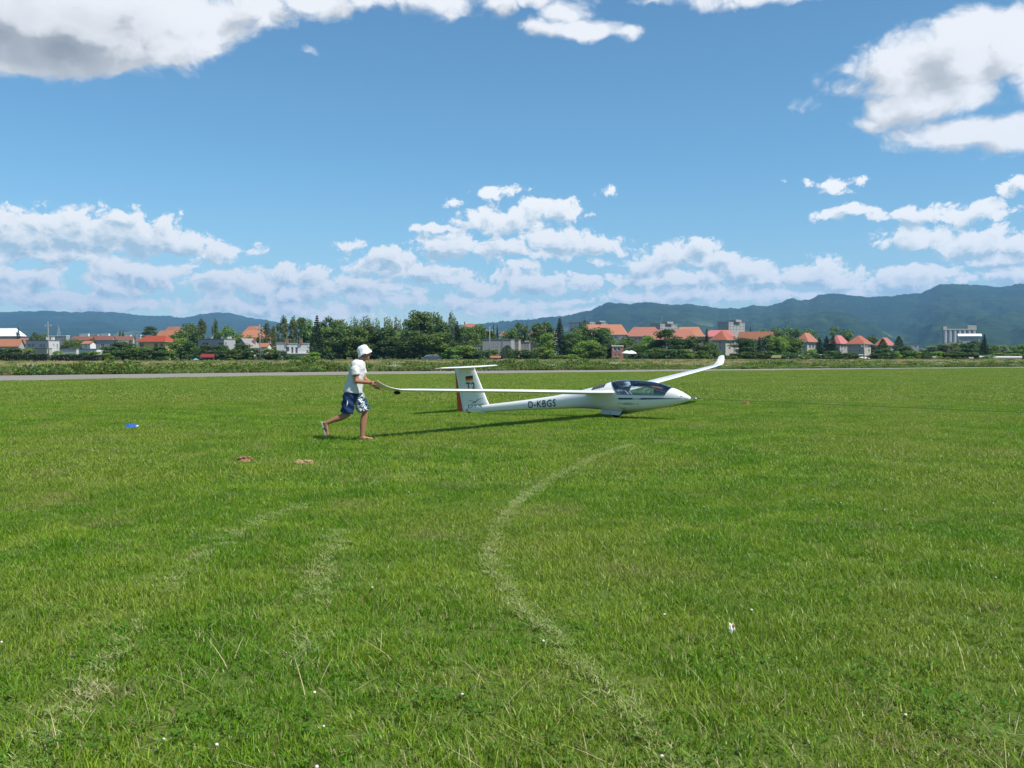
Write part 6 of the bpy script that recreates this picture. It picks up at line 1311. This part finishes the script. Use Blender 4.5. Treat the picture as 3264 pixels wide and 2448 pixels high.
def make_car(loc, rz, lab, paint, group=None):
    o = empty('car', loc, rz, lab, 'car', group); W = .84
    side = [(-2.05, .32), (-2.1, .62), (-1.98, .88), (-1.45, .95), (-.85, 1.38), (.1, 1.46), (1.0, 1.42), (1.75, 1.02), (2.05, .9), (2.1, .5), (2.0, .3)]
    v = []; f = []; n = len(side)
    for y, k in ((-1, .0), (-.97, 1), (.97, 1), (1, 0)):
        for (x, z) in side: inn = .0 if z < .96 else (z - .96) * .38; v.append((x * (.985 if k == 0 else 1), y * (W - inn), z))
    for j in range(3):
        for i in range(n): f.append((j * n + i, j * n + (i + 1) % n, (j + 1) * n + (i + 1) % n, (j + 1) * n + i))
    f.append(tuple(range(n))[::-1]); f.append(tuple(range(3 * n, 4 * n))); mesh('body', v, f, paint, o)
    def glass(nm, q): mesh(nm, q, [(0, 1, 2, 3)], pane_m, o)
    for s in (-1, 1):
        yb, yt = s * (W + .006), s * (W - .15)
        glass('side_window', [(-1.22, yb - s * .01, .99), (-.02, yb - s * .01, .99), (-.02, yt, 1.37), (-.80, yt, 1.33)]); glass('side_window', [(.06, yb - s * .01, .99), (1.35, yb - s * .01, 1.0), (.95, yt, 1.35), (.06, yt, 1.37)])
        MB().ball((-1.1, s * .93, 1.02), (.09, .07, .07), 8, 6).build('mirror', paint, o)
    glass('windscreen', [(-1.44, -.74, .972), (-1.44, .74, .972), (-.90, .64, 1.37), (-.90, -.64, 1.37)]); glass('rear_window', [(1.72, -.72, 1.06), (1.72, .72, 1.06), (1.08, .64, 1.40), (1.08, -.64, 1.40)])
    for s in (-1, 1):
        MB().ball((-2.0, s * .6, .72), (.08, .16, .08), 8, 6).build('headlight', frame_m, o); MB().box(2.06, 2.11, s * .62 - .12, s * .62 + .12, .72, .86).build('tail_light', RM['shed'], o)
        for x in (-1.3, 1.32):
            w = MB().lathe([(.18, -.09), (.30, -.1), (.31, -.05), (.31, .05), (.30, .1), (.18, .09)], 18).build('wheel', strap_m, o); w.location = (x, s * .76, .31); w.rotation_euler = (R(90), 0, 0); MB().lathe([(0, -.085), (.17, -.085), (.18, -.05), (.18, .05), (.17, .085), (0, .085)], 14).build('rim', pipe_m, w)
    return o
paint_d = simple('dark_blue_grey_car_paint', (.035, .045, .05), .3, .5, .05, coat=.4); paint_w = simple('white_car_paint', (.75, .75, .74), .25, .5, .03, coat=.6); paint_s = simple('silver_car_paint', (.42, .44, .46), .3, .5, .05, metal=.4, coat=.5)
make_car((px(1375, 1150, 196).x, 196, 0), R(22), 'dark blue grey hatchback parked on the dry field', paint_d)
for (x, D, rz, p_, l_) in ((2528, 229, 10, paint_s, 'silver car parked right of the mossy roofed shed'), (2612, 229, 12, paint_w, 'white car half hidden by shrubs below the tall dark firs'), (2742, 228, 8, paint_w, 'white car parked next to the short dark pole')):
    make_car((px(x, 1140, D).x, D, 0), R(rz), l_, p_)
def tarp():
    D = 206; b = px(624, 1150, D); o = empty('tarpaulin', (b.x, D, 0), 0, 'light blue tarpaulin heap left of the brown garden shed', 'tarpaulin'); n = 14; v = []; f = []
    for i in range(n + 1):
        for j in range(n + 1): u, w = i / n * 2 - 1, j / n * 2 - 1; r = max(0, 1 - u * u) * max(0, 1 - w * w); v.append((.6 * u, .5 * w, .02 + .5 * r ** .5 * (.7 + .6 * vnoise(np.array([u * 3 + 20]), np.array([w * 3 + 2]))[0])))
    for i in range(n):
        for j in range(n): f.append((i * (n + 1) + j, (i + 1) * (n + 1) + j, (i + 1) * (n + 1) + j + 1, i * (n + 1) + j + 1))
    mesh('draped_sheet', v, f, mat_cloth('light_blue_tarp', (.16, .36, .60), .1), o, True); MB().tube([(-.62, -.45, .02), (0, -.52, .05), (.62, -.45, .02)], .02, 5).build('rope', frame_m, o)
tarp()

# ------------------------------------------------------------------ haze
def haze():
    mb = MB(); mb.box(-9900, 9900, -9900, 9900, -2.2, 620); t = NT('summer_haze'); v = t.new('ShaderNodeVolumePrincipled'); v.inputs['Color'].default_value = (.29, .585, 1.0, 1); v.inputs['Density'].default_value = HAZE; v.inputs['Anisotropy'].default_value = .15
    t.L.new(v.outputs[0], t.out.inputs['Volume']); o = mb.build('haze', t.m); tag(o, 'thin blue summer haze over the valley', 'haze', kind='stuff')
HAZE = 9.5e-5
haze()
